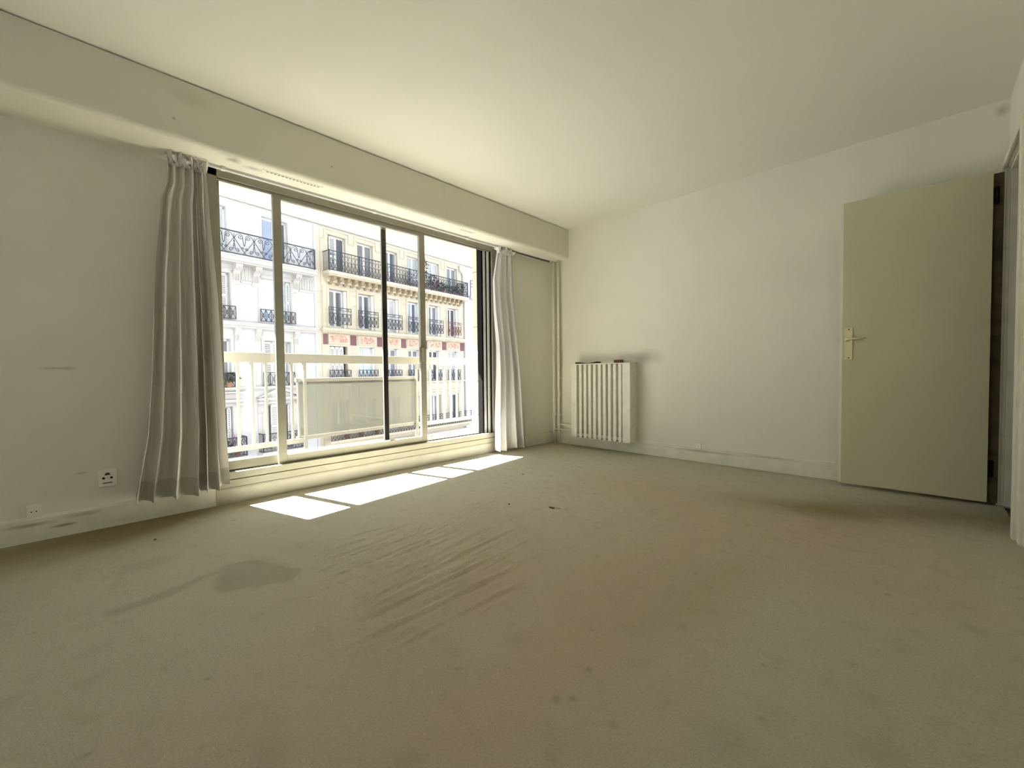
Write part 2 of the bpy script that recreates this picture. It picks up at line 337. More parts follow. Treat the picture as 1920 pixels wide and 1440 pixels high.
    me.polygons.foreach_set('use_smooth', [True]*len(q)); me.update(calc_edges=True)
    for nm, A in (('stain_pink', pink), ('stain_brown', brown), ('stain_grey', grey), ('stain_spot', spot)):
        at = me.attributes.new(nm, 'FLOAT', 'POINT'); at.data.foreach_set('value', np.clip(A, 0, 1).ravel().astype(np.float32))
    o = bpy.data.objects.new('floor', me); COL.objects.link(o); me.materials.append(m_carpet); struct(o)
make_floor()
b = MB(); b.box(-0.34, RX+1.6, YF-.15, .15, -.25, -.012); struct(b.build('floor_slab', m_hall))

# ceiling
b = MB(); b.box(-.34, RX+1.6, YF-.15, .15, H, H+.2); struct(b.build('ceiling', m_ceil))
# beam over the window (two boards with a seam), thin shadow gap under the ceiling, rounded lower edge
BX, BZ = 0.331, 2.163
def beamprof(x1, z1):
    r = .03; pr = [(0.0, z1), (0.0, BZ)]
    for k in range(0, 7):
        t = -PI/2 + PI/2*k/6; pr.append((x1-r+r*math.cos(t), BZ+r+r*math.sin(t)))
    return pr + [(x1, z1)]
def notch(pr): return [(0.0, pr[0][1]), (0.0, 2.205), (.155, 2.205), (.155, BZ)] + pr[2:]
P1, P2 = beamprof(BX, 2.4935), beamprof(BX-.001, 2.4935)
b = MB(); b.prism(P1, 'y', YF, -3.50); b.prism(notch(P1), 'y', -3.50, -1.7725); b.prism(notch(P2), 'y', -1.7705, -.90); b.prism(P2, 'y', -.90, 0.0); b.box(0, BX-.03, YF, 0, 2.492, H)
o = struct(b.build('trim_1', m_beam, rnd=True)); o['label'] = 'boxed beam running along the window wall under the ceiling'
# vents in the beam underside
def vent(y0, y1, label):
    t = thing('vent_grille', label, 'vent', (0.262, (y0+y1)/2, BZ), 0, 'air vents under the beam')
    hl = (y1-y0)/2
    v = MB(); v.box(-.016, .016, -hl-.02, hl+.02, -.003, 0.0); v.build('plate', m_trim, t, bevel=.001)
    s = MB(); n = int((y1-y0)/.022)
    for k in range(n): yy = -hl + (k+.5)*(2*hl)/n; s.box(-.0045, .0045, yy-.007, yy+.007, -.0038, -.0028)
    s.build('slots', m_black, t)
vent(-3.15, -2.81, 'long slotted white air vent under beam above left of window')
vent(-1.556, -1.414, 'short slotted air vent under beam above right of window')
# walls
b = MB()
b.box(-.34, 0, YF, WY0, -.05, H); b.prism([(-.34, WY1+.04), (.022, WY1+.04), (.075, 0), (.075, .15), (-.34, .15)], 'z', -.05, H)       # left and right of the window
b.box(-.30, 0, WY0, WY1+.04, 2.21, H)                                          # over it
b.box(-.34, 0, WY0, WY1+.04, -.05, 0.105)                                     # under it
struct(b.build('wall_left', m_wall))
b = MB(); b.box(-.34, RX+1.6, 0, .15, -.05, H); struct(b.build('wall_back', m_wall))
b = MB(); b.box(-.34, 1.4, YF-.15, YF, -.05, H); b.box(3.0, RX+1.6, YF-.15, YF, -.05, H); b.box(1.4, 3.0, YF-.15, YF, 2.15, H); b.box(1.4, 3.0, YF-.15, YF, -.05, .85)
struct(b.build('wall_front', m_wall))
w2 = thing('added_fill_window', 'x', 'window', (0, YF-.08, 0)); struct(w2); del w2['category']; del w2['label']  # added unseen window behind the camera, lets in sky light as fill
b = MB()
for xx in (1.4, 2.17, 2.94): b.box(xx, xx+.06, -.03, .03, .85, 2.15)
b.box(1.4, 3.0, -.03, .03, .85, .92); b.box(1.4, 3.0, -.03, .03, 2.08, 2.15); b.build('window_frame', m_alu, w2)
b = MB(); b.box(1.45, 2.95, -.003, .003, .9, 2.1); b.build('glass_pane', m_glass, w2)
DY0, DY1, DZ = -0.78, -0.085, 2.055
b = MB(); b.box(RX, RX+.035, YF, DY0, -.05, H); b.box(RX, RX+.035, DY0, DY1, DZ, H); b.box(RX, RX+.035, DY1, 0, -.05, H)
struct(b.build('wall_right', m_wall))
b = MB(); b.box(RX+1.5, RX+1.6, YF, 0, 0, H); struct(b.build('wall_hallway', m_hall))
# baseboards
def baseprof(h, t): return [(0, 0), (t, 0), (t, h-.012), (t-.004, h), (0, h)]
b = MB(); b.prism(baseprof(.128, .014), 'y', YF, WY0-.0); b.prism([(0, WY1+.06), (.036, WY1+.06), (.088, 0), (0, 0)], 'z', 0, .122); b.prism([(0, WY1+.06), (.028, WY1+.06), (.08, 0), (0, 0)], 'z', .122, .127); b.box(0, .001, WY0, WY0+.01, 0, .1)
struct(b.build('baseboard_left', m_trim, rnd=True))
b = MB(); b.prism(baseprof(.103, .018), 'y', WY0, WY1+.06); struct(b.build('trim_6', mat('sill_board_paint', (0.46, 0.44, 0.37), .5, noise=.1, nscale=8), rnd=True))
b = MB(); b.box(.016, 3.60, -.014, 0, 0, .105); b.box(.016, 3.60, -.010, 0, .109, .128); b.box(.016, 3.6, -.006, 0, .1, .115)
struct(b.build('baseboard_back', m_trim, bevel=.002))
b = MB(); b.box(RX-.014, RX, YF, -.914, 0, .10); struct(b.build('baseboard_right', m_trim, bevel=.003))
b = MB(); b.box(.014, RX-.014, YF, YF+.014, 0, .12); struct(b.build('baseboard_front', m_trim))

# ---- doorway casing (trim_2) and jamb lining
b = MB()
b.box(RX-.028, RX, -.912, DY0, 0, 2.135); b.box(RX-.040, RX-.022, -.835, DY0+.004, 0, 2.06)
b.box(RX-.02, RX, DY1, -.001, 0, 2.135); b.box(RX-.032, RX-.014, DY1-.004, -.045, 0, 2.07)
b.box(RX-.022, RX, DY0, DY1, 2.055, 2.135); b.box(RX-.034, RX-.014, DY0, DY1, 2.055, 2.09)
b.box(RX, RX+.036, DY0-.001, DY0+.012, 0, DZ); b.box(RX, RX+.036, DY1-.012, DY1+.001, 0, DZ); b.box(RX, RX+.036, DY0, DY1, DZ-.016, DZ+.001)
struct(b.build('trim_2', m_trim, bevel=.003))
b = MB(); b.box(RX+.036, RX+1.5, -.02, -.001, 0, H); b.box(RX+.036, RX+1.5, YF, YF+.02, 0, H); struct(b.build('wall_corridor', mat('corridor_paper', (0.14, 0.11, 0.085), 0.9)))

# ---- door leaf, opened flat towards the back wall
dl = thing('door_leaf', 'open flat beige door leaf standing before the back wall', 'door', (3.600, -.120, 0), math.radians(1.2))
b = MB(); b.box(-.716, 0, -.021, .013, .021, 2.040); b.build('leaf_panel', m_door, dl, bevel=.002)
b = MB(); b.box(-.732, -.004, -.009, .019, .024, 2.034); b.build('rebate', m_trim, dl, bevel=.001)['label'] = 'pale rebated edge strip'
b = MB(); b.box(-.02, .052, .030, .060, 0.012, 2.035); b.build('hinge_gap_strip', mat('dark_brown', (0.20, 0.165, 0.10), .8, noise=.4, nscale=15), dl)  # dark brown strip filling the gap on the hinge side
b = MB(); b.box(-.7335, -.7315, -.004, .013, 1.045, 1.085); b.build('latch', m_black, dl)
b = MB(); b.box(-.701, -.655, -.026, -.0205, .918, 1.148); o = b.build('handle_plate', m_brass, dl, bevel=.002)
for zz in (.932, 1.134): MB().tube([(-.678, -.0262, zz), (-.678, -.0272, zz)], .0045, 8).build('screw', m_black, o)
b = MB(); b.tube([(-.688, -.0255, 1.063), (-.688, -.034, 1.063)], .012, 14); b.tube([(-.688, -.034, 1.063), (-.688, -.066, 1.063), (-.680, -.072, 1.063), (-.640, -.073, 1.065), (-.580, -.070, 1.068)], [.008, .0075, .007, .006, .005], 10)
b.build('lever_handle', m_brass, dl, smooth=True)
for zz in (1.90, .225):
    b = MB(); b.tube([(.018, .022, zz-.055), (.018, .022, zz+.055)], .007, 12); b.box(.006, .030, .026, .030, zz-.05, zz+.05); b.build('hinge', m_black, dl)

# ================================================================ SLIDING WINDOW
win = thing('window_1', 'wide bronze aluminium sliding window', 'window', (0, 0, 0)); struct(win)
del win['category']
FX0, FX1 = -.125, .015
b = MB()
b.box(FX0, FX1, WY0, WY0+.055, .105, 2.20)                       # left jamb
b.box(FX0, -.01, WY1-.02, WY1+.04, .105, 2.20)
b.box(FX0, -.045, WY0, WY1+.04, 2.187, 2.21); b.box(-.045, FX1, WY0, WY1+.04, 2.142, 2.21)                        # head
b.box(-.055, -.050, WY0, WY1, 2.165, 2.19); b.box(-.01, -.004, WY0, WY1, 2.130, 2.143); b.box(-.036, -.030, WY0, WY1, 2.134, 2.143)
b.build('window_frame', m_alu, win, bevel=.002)
b = MB()
b.box(.001, .030, WY0+.02, WY1+.03, .163, .209)
b.box(-.05, .005, -1.76, WY1-.02, .17, .203)
b.build('bottom_track', m_sill, win, bevel=.002)
b = MB(); b.box(FX0, .001, WY0+.05, WY1-.02, .140, .172); b.box(-.122, -.112, WY0+.05, WY1-.02, .17, .205); b.box(-.055, -.049, WY0+.05, WY1-.02, .17, .19); b.build('track_channel', mat('shaded_track', (.09, .08, .06), .7), win)  # channel coloured dark to stand for the shade inside the track pocket
b = MB(); b.box(-.05, .010, WY0, WY1+.06, .100, .163); b.build('sill_groove', m_groove, win)  # backing painted dark, standing for shade in the gaps between boards
b = MB(); b.box(-.02, .027, WY0, WY1+.06, .109, .1575); b.box(-.2, -.05, WY0, WY1, .10, .150); b.build('window_sill', m_sill, win, bevel=.002)
# right jamb tracks: dark seal, bright steel strips
b = MB(); b.box(-.115, -.045, -1.035, -.92, .20, 2.187); b.build('brush_seal', m_alud, win)
for (xa, xb, ya, m_) in ((-.042, -.036, -1.012, m_steel), (-.034, -.026, -.985, m_alud), (-.024, -.012, -.975, m_steel), (-.010, -.004, -.952, m_alud)):
    b = MB(); b.box(xa, xb, ya, -.900, .175, 2.14); b.build('jamb_track', m_, win)
b = MB(); b.box(-.003, .020, WY1-.035, WY1+.06, .209, 2.165); b.build('jamb_cover', mat('brown_jamb', (.27, .245, .215), .4, metal=.2), win, bevel=.002)
def sash(name, x, y0, y1, stL, stR, z0=.208, z1=2.135, handle=False, label=None):
    b = MB()
    b.box(x-.016, x+.016, y0, y0+stL, z0, z1); b.box(x-.016, x+.016, y1-stR, y1, z0, z1)
    b.box(x-.0155, x+.0155, y0+stL, y1-stR, z1-.035, z1)
    s = b.build(name, m_alu, win, bevel=.002)
    b = MB(); b.box(x-.0155, x+.0155, y0+stL, y1-stR, z0, z0+.062); b.build('bottom_rail', m_sill, s, bevel=.003)
    b = MB(); b.box(x-.002, x+.002, y0+stL-.004, y1-stR+.004, z0+.06, z1-.033); b.build('glass_pane', m_glass, s)
    b = MB(); n = 70
    for k in range(n):                                   # crinkled sealing tape along the foot of the pane
        ya = y0+stL+(y1-y0-stL-stR)*k/n; yb = y0+stL+(y1-y0-stL-stR)*(k+.62)/n; b.box(x+.003, x+.006, ya, yb, z0+.061, z0+.066)
    b.build('glazing_bead', m_steel, s)
    if handle:
        b = MB(); b.box(x+.016, x+.044, y1-.052, y1-.016, .965, 1.085); b.box(x+.016, x+.022, y1-.075, y1-.05, .958, 1.092); b.build('sash_handle', m_alu, s, bevel=.006)
    if label: s['label'] = label
    return s
sash('rear_sash', -.082, WY0+.05, -2.12, .032, .038, z1=2.192)
sash('sliding_sash', -.018, -3.035, -1.765, .055, .058, z1=2.142, handle=True)
b = MB(); b.box(-.068, -.062, -2.165, -2.125, .27, 2.10); b.build('dark_gasket', m_alud, win)

# curtain rail under the beam
cr = thing('curtain_rail', 'cream curtain rail fixed under the beam above the window', 'curtain rail', (.118, -1.8, 2.156))
b = MB(); b.box(-.012, .012, -1.69, 1.70, -.006, .012); b.box(-.012, .012, .90, 1.70, -.006, .006); b.build('rail_body', m_steel, cr, bevel=.002)
b = MB()
for yy in (-1.55, -.52, .45, .85):
    b = MB(); b.box(-.014, .014, yy-.012, yy+.012, -.008, .048); b.build('bracket', m_white, cr, bevel=.002)

# ================================================================ CURTAINS
def curtain(label, L_, R_, zb, pleats, amp, seed, x0=.118, mc=None, mh=None):
    t = thing('curtain', label, 'curtain', (0, 0, 0), 0, None)
    r = np.random.default_rng(seed)
    zs = np.array([q[0] for q in L_]); yl = np.array([q[1] for q in L_]); zr = np.array([q[0] for q in R_]); yr = np.array([q[1] for q in R_])
    ns, nt_ = 260, 90
    ph = np.cumsum(r.uniform(.6, 1.5, 400)); ph = ph[:ns]; ph = (ph-ph[0])/(ph[-1]-ph[0])
    base = np.interp(np.linspace(0, 1, ns), np.linspace(0, 1, 13), np.sort(np.concatenate([[0, 1], r.uniform(.05, .95, 11)])))
    s01 = np.linspace(0, 1, ns); phase = 2*PI*pleats*(0.6*s01+0.4*base)
    am = np.interp(s01, np.linspace(0, 1, 9), r.uniform(.55, 1.25, 9)); ph2 = r.uniform(0, 6, 4)
    def fold(s, ph_, tt):
        g = np.sin(ph_+.7*np.sin(2.2*tt+ph2[0])*tt); g = np.sign(g)*np.abs(g)**.75
        return np.clip(am*(g+.30*np.sin(2*ph_+1.3+1.6*tt)+.25*np.sin(.5*ph_+ph2[1]+2.4*tt)), -1.9, 1.7)
    def sheet(t0, t1, nt2, off, ztop, zbot):
        V = []
        for j in range(nt2):
            tt = t0+(t1-t0)*j/(nt2-1); z = ztop+(zbot-ztop)*tt
            a = np.interp(z, zs[::-1], yl[::-1]); c = np.interp(z, zr[::-1], yr[::-1])
            wdt = c-a
            A = amp*(.45+.55*min(1, tt*1.6)+.25*tt)
            f = fold(s01, phase, tt)
            y = a+wdt*s01+.16*wdt/pleats*np.cos(phase+.4)*min(1, tt*3+.3)
            x = x0+off+A*f
            zz = z+0*x + (.012*np.sin(phase*.5+1) + .03*(np.abs(s01-.5)*2)**2*(1 if seed == 3 else .2))*tt*0.6
            V.append(np.stack([x, y, zz], -1))
        return np.array(V)
    def mesh(V, name, m, parent):
        b = MB(); nt2 = V.shape[0]; b.v = [tuple(p) for p in V.reshape(-1, 3)]
        for j in range(nt2-1):
            for i in range(ns-1): b.f.append((j*ns+i, j*ns+i+1, (j+1)*ns+i+1, (j+1)*ns+i))
        return b.build(name, m, parent, smooth=True)
    zt = 2.125
    mesh(sheet(0, 1, nt_, 0, zt, zb), 'drape', mc or m_cur, t)
    th = 1-.11/(zt-zb)
    mesh(sheet(th, 1, 10, .0025, zt, zb), 'hem', mh or m_hem, t)
    # gathered header: bunched frills standing above the tape
    V = []
    ya, yb = yl[0], yr[0]
    for j in range(10):
        q = j/9; f = np.sin(phase*2.2+ph2[2]+q*1.9)+.8*np.sin(phase*3.7+q*4)
        V.append(np.stack([x0+.012+(.007+.030*abs(q-.35))*f+.008*math.sin(q*3), ya+(yb-ya)*s01+.012*np.cos(phase*3.1+q*4)*q, zt-.035+q*.055+.016*q*np.sin(phase*2.9+1)+.008*np.sin(phase*4.1+q*5)*q], -1))
    mesh(np.array(V), 'gathered_header', m_ruf, t)
    return t
curtain('grey cotton curtain gathered at the left end of the window', [(2.118, -3.631), (1.986, -3.635), (1.898, -3.665), (1.452, -3.706), (.866, -3.738), (.501, -3.766), (.16, -3.825)],
        [(2.116, -3.442), (1.844, -3.435), (1.344, -3.409), (.70, -3.392), (.108, -3.369)], .125, 6.0, .043, 3)
curtain('white curtain gathered at the right end of the window, near the pipes', [(2.10, -.955), (1.81, -1.015), (1.488, -1.005), (1.126, -.972), (.826, -.975), (.298, -1.006), (.03, -1.010)],
        [(2.109, -.735), (1.735, -.713), (1.311, -.677), (.875, -.624), (.429, -.578), (.03, -.539)], .028, 4.0, .040, 11, mc=m_curw, mh=m_hemw)
# small lock on the wall side of the jamb
tg = MB(); tg.box(.018, .030, -.885, -.862, .99, 1.02); tag(tg.build('window_catch', m_alu, bevel=.003), 'small dark catch on the right window jamb beside white curtain', 'catch')

# ================================================================ RADIATOR AND PIPES
rd = thing('radiator_cover', 'white slatted radiator on the back wall beside the pipes', 'radiator', (.47, -.005, .12))
Wd, Dp, Hh = .728, .155, .812
b = MB(); b.box(0, .075, -Dp, 0, 0, Hh-.004); b.build('side_panel', m_rad, rd, bevel=.002)
b = MB(); b.box(Wd-.085, Wd, -Dp, 0, 0, Hh-.004); b.build('side_panel', m_rad, rd, bevel=.002)
b = MB(); b.box(-.004, Wd+.004, -Dp-.006, 0, Hh-.004, Hh+.006); b.build('top_panel', m_rad, rd, bevel=.002)
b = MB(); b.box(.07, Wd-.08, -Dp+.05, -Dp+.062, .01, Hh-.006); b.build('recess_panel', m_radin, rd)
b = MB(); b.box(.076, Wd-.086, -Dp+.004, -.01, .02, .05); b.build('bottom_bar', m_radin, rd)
nsl = 9; span = Wd-.16; pitch = span/(nsl+.32)
for k in range(nsl):
    xc = .075+pitch*(k+.82); b = MB(); b.box(xc-.0175, xc+.0175, -Dp, -Dp+.045, 0, Hh-.006); b.build('slat', m_rad, rd, bevel=.003)
def pipe(x, y, label, br):
    t = thing('heating_pipe', label, 'pipe', (x, y, 0), 0, 'painted riser pipes in the corner')
    b = MB(); b.tube([(0, 0, 0), (0, 0, .48), (0, 0, .52), (.004, 0, .60), (-.002, 0, .70), (0, 0, .80), (0, 0, 1.5), (0, 0, BZ-.001)], .0135, 14); b.build('riser', m_pipe, t, smooth=True)
    b = MB(); b.tube([(0, 0, .495), (0, 0, .530)], .0155, 14); b.build('coupling', m_pipe, t)
    b = MB(); b.tube([(0, 0, br), (.47-x-.002, 0, br)], .0095, 10); b.tube([(-.0, 0, br-.016), (0, 0, br+.016)], .017, 12); b.build('branch', m_pipe, t)
    for zc in (.776, .34):
        b = MB(); b.tube([(0, 0, zc-.008), (0, 0, zc+.008)], .017, 12); b.box(-.004, .004, 0, -y-.001, zc-.004, zc+.004); b.build('clamp', m_pipe, t)
pipe(.143, -.055, 'left one of two beige riser pipes in the corner by the radiator', .168)
pipe(.214, -.055, 'right one of two beige riser pipes, nearer the radiator', .231)
# things on the radiator
b = MB(); n = 14; V = []
prof = []
for k in range(n+1):
    u = k/n; prof.append((u, .017-.013*math.sin(PI*min(1, u*1.1))*.8+.002*math.sin(u*9)))
for k in range(n):
    x0_, x1_ = .05+prof[k][0]*.31, .05+prof[k+1][0]*.31
    i = len(b.v); h0, h1 = max(.006, prof[k][1]), max(.006, prof[k+1][1])
    for (xx, hh) in ((x0_, h0), (x1_, h1)): b.v += [(xx, -.02, 0), (xx, .02, 0), (xx, .016, hh), (xx, -.016, hh)]
    b.f += [(i+0, i+4, i+7, i+3), (i+3, i+7, i+6, i+2), (i+2, i+6, i+5, i+1), (i+1, i+5, i+4, i)]
    if k == 0: b.f.append((i, i+3, i+2, i+1))
    if k == n-1: b.f.append((i+4, i+5, i+6, i+7))
o = b.build('black_strap', m_black); o.location = (.465, -.12, .939); tag(o, 'flat black strap lying on the left of the radiator top', 'strap')
tp = thing('tape_roll', 'small brown roll lying on the right of the radiator top', 'roll', (1.03, -.09, .939))
def ring(r0, r1, h, n=28):
    b = MB()
    for k in range(n):
        t = 2*PI*k/n; c, s = math.cos(t), math.sin(t); b.v += [(r0*c, r0*s*.6, 0), (r1*c, r1*s*.6, 0), (r1*c, r1*s*.6, h), (r0*c, r0*s*.6, h)]
    for k in range(n):
        i = 4*k; j = 4*((k+1) % n)
        for q in range(4): b.f.append((i+q, j+q, j+(q+1) % 4, i+(q+1) % 4))
    return b
ring(.024, .054, .032).build('tape', mat('brown_tape', (.13, .05, .02), .35), tp, smooth=False, rnd=True); ring(.018, .0238, .0255).build('core', m_black, tp, rnd=True)

# ================================================================ SOCKETS, CABLE, DEBRIS
def socket(label, y, z, w_, h_, big):
    t = thing('wall_socket', label, 'socket', (0.0, y, z))
    b = MB(); b.box(0, .012, -w_/2, w_/2, -h_/2, h_/2); b.build('plate', m_white, t, bevel=.003)
    if big:
        b = MB(); b.tube([(.012, 0, 0), (.0135, 0, 0)], .026, 20); b.build('face', m_white, t)
        b = MB()
        for s in (-1, 1): b.tube([(.012, s*.016, 0), (.0145, s*.016, 0)], .0065, 12)
        b.tube([(.012, 0, 0), (.0142, 0, 0)], .002, 8); b.build('hole', m_black, t)
        b = MB(); b.prism([(-.013, .016), (.013, .016), (.008, .027), (0, .030), (-.008, .027)], 'x', .012, .0142); b.build('earth_slot', m_black, t); MB().box(.012, .0138, -.02, .02, -.030, -.026).build('scuff', m_black, t)
    else:
        b = MB(); b.tube([(.012, 0, 0), (.016, 0, 0)], .022, 20); b.build('face', m_white, t)
        b = MB()
        for s in (-1, 1): b.tube([(.0155, s*.0085, -.003), (.0168, s*.0085, -.003)], .003, 10)
        b.build('hole', m_black, t)
socket('large white two-hole socket on the wall left of grey curtain', -3.926, .281, .080, .098, True)
socket('small white socket just above the baseboard at far left', -4.205, .160, .052, .068, False)
jb = thing('junction_box', 'tiny white junction box on top of the back baseboard', 'junction box', (1.815, 0, .150))
b = MB(); b.box(-.025, .025, -.016, 0, -.022, .022); b.build('cover', m_white, jb, bevel=.003)
b = MB(); b.tube([(0, -.0155, 0), (0, -.0175, 0)], .003, 8); b.build('screw', m_alud, jb)
b = MB(); pts = []
for k in range(60):
    xx = 1.26+k*(2.83-1.26)/59; pts.append((xx, -.008, .1335+.0016*math.sin(xx*9)+.001*math.sin(xx*23)))
b.tube(pts, .0028, 6); tag(b.build('cable', m_white), 'thin white cable running along the top of the back baseboard', 'cable')
def crumb(label, x, y, s, seed, m=m_brown, tail=None):
    r = random.Random(seed); b = MB()
    for k in range(9):
        a = r.uniform(0, 6.28); d = r.uniform(0, s); px, py = d*math.cos(a), d*math.sin(a)*.5; q = r.uniform(.25, .5)*s
        i = len(b.v); top = r.uniform(.4, 1)*s*.5
        for j in range(6): t = j*PI/3+a; b.v.append((px+q*math.cos(t), py+q*.7*math.sin(t), 0))
        b.v.append((px, py, top)); b.v.append((px, py, -.001))
        for j in range(6): b.f.append((i+j, i+(j+1) % 6, i+6)); b.f.append((i+(j+1) % 6, i+j, i+7))
    if tail: b.tube([(0, 0, .002)]+[(tail[0]*k/5, tail[1]*k/5+.006*math.sin(k), .003) for k in range(1, 6)], .0012, 5)
    o = b.build('debris_scrap', m); o.location = (x, y, .0015); tag(o, label, 'debris', 'scraps lying on the carpet')
crumb('brown fluff scrap with a thin tail in the middle of the carpet', 1.65, -1.985, .022, 1, tail=(.07, .03))
crumb('dark crumb on the carpet just right of the sun patches', .93, -1.465, .012, 2)
crumb('tiniest dark crumb on the carpet, beyond the one by the sun patches', .83, -1.36, .006, 3)
crumb('thin dark scrap on carpet between sun patch and brown fluff', 1.40, -2.11, .012, 4)
crumb('brown scrap on carpet near the wall below the large socket', .45, -3.77, .010, 5)
crumb('single white speck of plaster on the carpet', 1.85, -3.50, .004, 6, m_white)

# ================================================================ OUR BALCONY
# stone pier (facade return) on the right of the opening
b = MB(); b.box(-.345, -.128, -.895, -.02, -.3, 2.275); o = struct(b.build('wall_exterior', m_stone, bevel=.003))
b = MB()
for zz in (.163, .385, .76, 1.365, 1.976): b.box(-.3465, -.126, -.8965, -.02, zz-.0025, zz+.0025)
struct(b.build('trim_3', m_groove))
b = MB(); b.box(-.22, -.126, -7.5, -.86, 2.198, 2.40); o = struct(b.build('trim_4', m_stone)); o['label'] = 'stone lintel strip over the window outside'
b = MB(); b.box(-.34, 0, -12, YF, -12, 15); b.box(-.34, 0, .15, 8, -12, 15); b.box(-.34, 0, YF, .15, 2.7, 15); b.box(-.34, 0, YF, .15, -12, -.25)
struct(b.build('wall_outer', mat('dark_unseen_wall', (0.13, 0.115, 0.10), 0.9)))  # unseen own facade, given a dark colour to cut sun bounce across the street
PS = math.radians(7.54); ed = Vector((-math.sin(PS), math.cos(PS)))
def edge(y, ex, ey): return ex-math.tan(PS)*(y-ey)
b = MB(); xa, xb = edge(-8, -.69, -3.25), edge(3, -.69, -3.25); zf = 2.275
P = [(-.0, -8), (xa, -8), (xb, 3), (-.0, 3)]
i = 0; b.v = [(x, y, zf) for x, y in P]+[(x, y, zf+.25) for x, y in P]; b.f = [(0, 1, 2, 3), (7, 6, 5, 4), (0, 4, 5, 1), (1, 5, 6, 2), (2, 6, 7, 3), (3, 7, 4, 0)]
# cut away where the room wall stands
for k, (x, y, z) in enumerate(b.v):
    if x == 0: b.v[k] = (-.301, y, z)
struct(b.build('ceiling_balcony', m_soff, rnd=True))
b = MB()
P = [(xa+.004, -8), (xa-.03, -8), (xb-.03, 3), (xb+.004, 3)]
b.v = [(x, y, zf-.010) for x, y in P]+[(x, y, zf+.26) for x, y in P]; b.f = [(0, 1, 2, 3), (7, 6, 5, 4), (0, 4, 5, 1), (1, 5, 6, 2), (2, 6, 7, 3), (3, 7, 4, 0)]
struct(b.build('trim_5', m_zinc, rnd=True))
RP = math.atan(.1256/.992); RX0, RY0 = -.61, -3.24
def rx(y): return RX0-math.tan(RP)*(y-RY0)
b = MB(); P = [(-.126, -8), (rx(-8)-.045, -8), (rx(3)-.045, 3), (-.126, 3)]
b.v = [(x, y, -.05) for x, y in P]+[(x, y, .12) for x, y in P]; b.f = [(0, 1, 2, 3), (7, 6, 5, 4), (0, 4, 5, 1), (1, 5, 6, 2), (2, 6, 7, 3), (3, 7, 4, 0)]
struct(b.build('floor_balcony', m_bfloor, rnd=True))
rl = thing('balcony_railing', 'pale painted balcony railing with vertical bars outside the window', 'railing', (RX0, RY0, 0), PI/2+RP)
# local x runs along the railing to the right, local y away from the room
b = MB(); b.box(-1.6, 4.0, -.004, .045, .955, 1.037); b.build('top_rail', m_rail, rl, bevel=.003)
b = MB(); b.box(-1.6, .64, -.012, .020, .240, .280); b.build('bottom_rail', m_rail, rl, bevel=.002)
b = MB(); b.box(1.94, 4.0, -.012, .020, .240, .280); b.build('bottom_rail', m_rail, rl, bevel=.002)
def baluster(u, post=False):
    b = MB(); wv = .012 if post else .0085
    b.box(u-wv, u+wv, -.006, .014, .118 if post else .28, .956)
    b.prism([(u-.028, .956), (u-wv, .956), (u-wv, .905), (u-wv-.004, .905), (u-.012, .93)], 'y', -.002, .010)
    if post: b.prism([(u-.028, .12), (u+wv, .12), (u+wv, .25), (u-wv, .25)], 'y', -.004, .012)
    b.build('post' if post else 'baluster', m_rail, rl, rnd=True)
for k in range(-13, 6): baluster(.106*k)
baluster(.645, True); baluster(1.938, True)
for k in range(0, 16): baluster(2.042+.1085*k)
ws = thing('wind_screen', 'translucent grey screen panel hung on the balcony railing', 'screen', (RX0, RY0, 0), PI/2+RP)
b = MB(); b.box(.59, 1.955, .024, .052, .785, .818); b.box(.59, 1.955, .024, .052, .258, .290); b.box(.594, .610, .026, .050, .29, .785); b.box(1.925, 1.945, .026, .050, .29, .785)
b.box(.58, .60, .022, .054, .782, .821); b.box(1.95, 1.965, .022, .054, .782, .821); b.box(.58, .60, .022, .054, .255, .293)
b.build('frame', m_rail, ws, bevel=.003)
b = MB(); b.box(.608, 1.927, .034, .039, .288, .787); b.build('screen_sheet', m_screen, ws)

# ================================================================ STREET AND FACADES OPPOSITE
PSI = math.radians(8.0); DD = 22.8
nv = Vector((-math.cos(PSI), -math.sin(PSI), 0))
FO = Vector((CAM.x, CAM.y, 0)) + nv*DD; FRZ = PI/2+PSI
b = MB(); b.box(-60, 90, -60, 60, -10.4, -10.2); o = b.build('ground', m_street); struct(o); o.rotation_euler.z = FRZ

def wallholes(x0, x1, z0, z1, holes, depth=.30):
    b = MB(); xs = sorted({x0, x1, *[v for h in holes for v in h[:2]]}); zs = sorted({z0, z1, *[v for h in holes for v in h[2:]]})
    xs = [x for x in xs if x0 <= x <= x1]; zs = [z for z in zs if z0 <= z <= z1]
    for i in range(len(xs)-1):
        for j in range(len(zs)-1):
            cx, cz = (xs[i]+xs[i+1])/2, (zs[j]+zs[j+1])/2
            if any(h[0] < cx < h[1] and h[2] < cz < h[3] for h in holes): continue
            b.quad((xs[i], 0, zs[j]), (xs[i+1], 0, zs[j]), (xs[i+1], 0, zs[j+1]), (xs[i], 0, zs[j+1]))
    for (a, c, e, f) in holes:
        b.quad((a, 0, e), (a, 0, f), (a, depth, f), (a, depth, e)); b.quad((c, 0, f), (c, 0, e), (c, depth, e), (c, depth, f))
        b.quad((a, 0, e), (a, depth, e), (c, depth, e), (c, 0, e)); b.quad((a, 0, f), (c, 0, f), (c, depth, f), (a, depth, f))
    b.quad((x0, 8, z0), (x0, 0, z0), (x0, 0, z1), (x0, 8, z1)); b.quad((x1, 0, z0), (x1, 8, z0), (x1, 8, z1), (x1, 0, z1))
    b.quad((x0, 0, z1), (x1, 0, z1), (x1, 8, z1), (x0, 8, z1)); b.quad((x1, 8, z0), (x0, 8, z0), (x0, 8, z1), (x1, 8, z1))
    return b
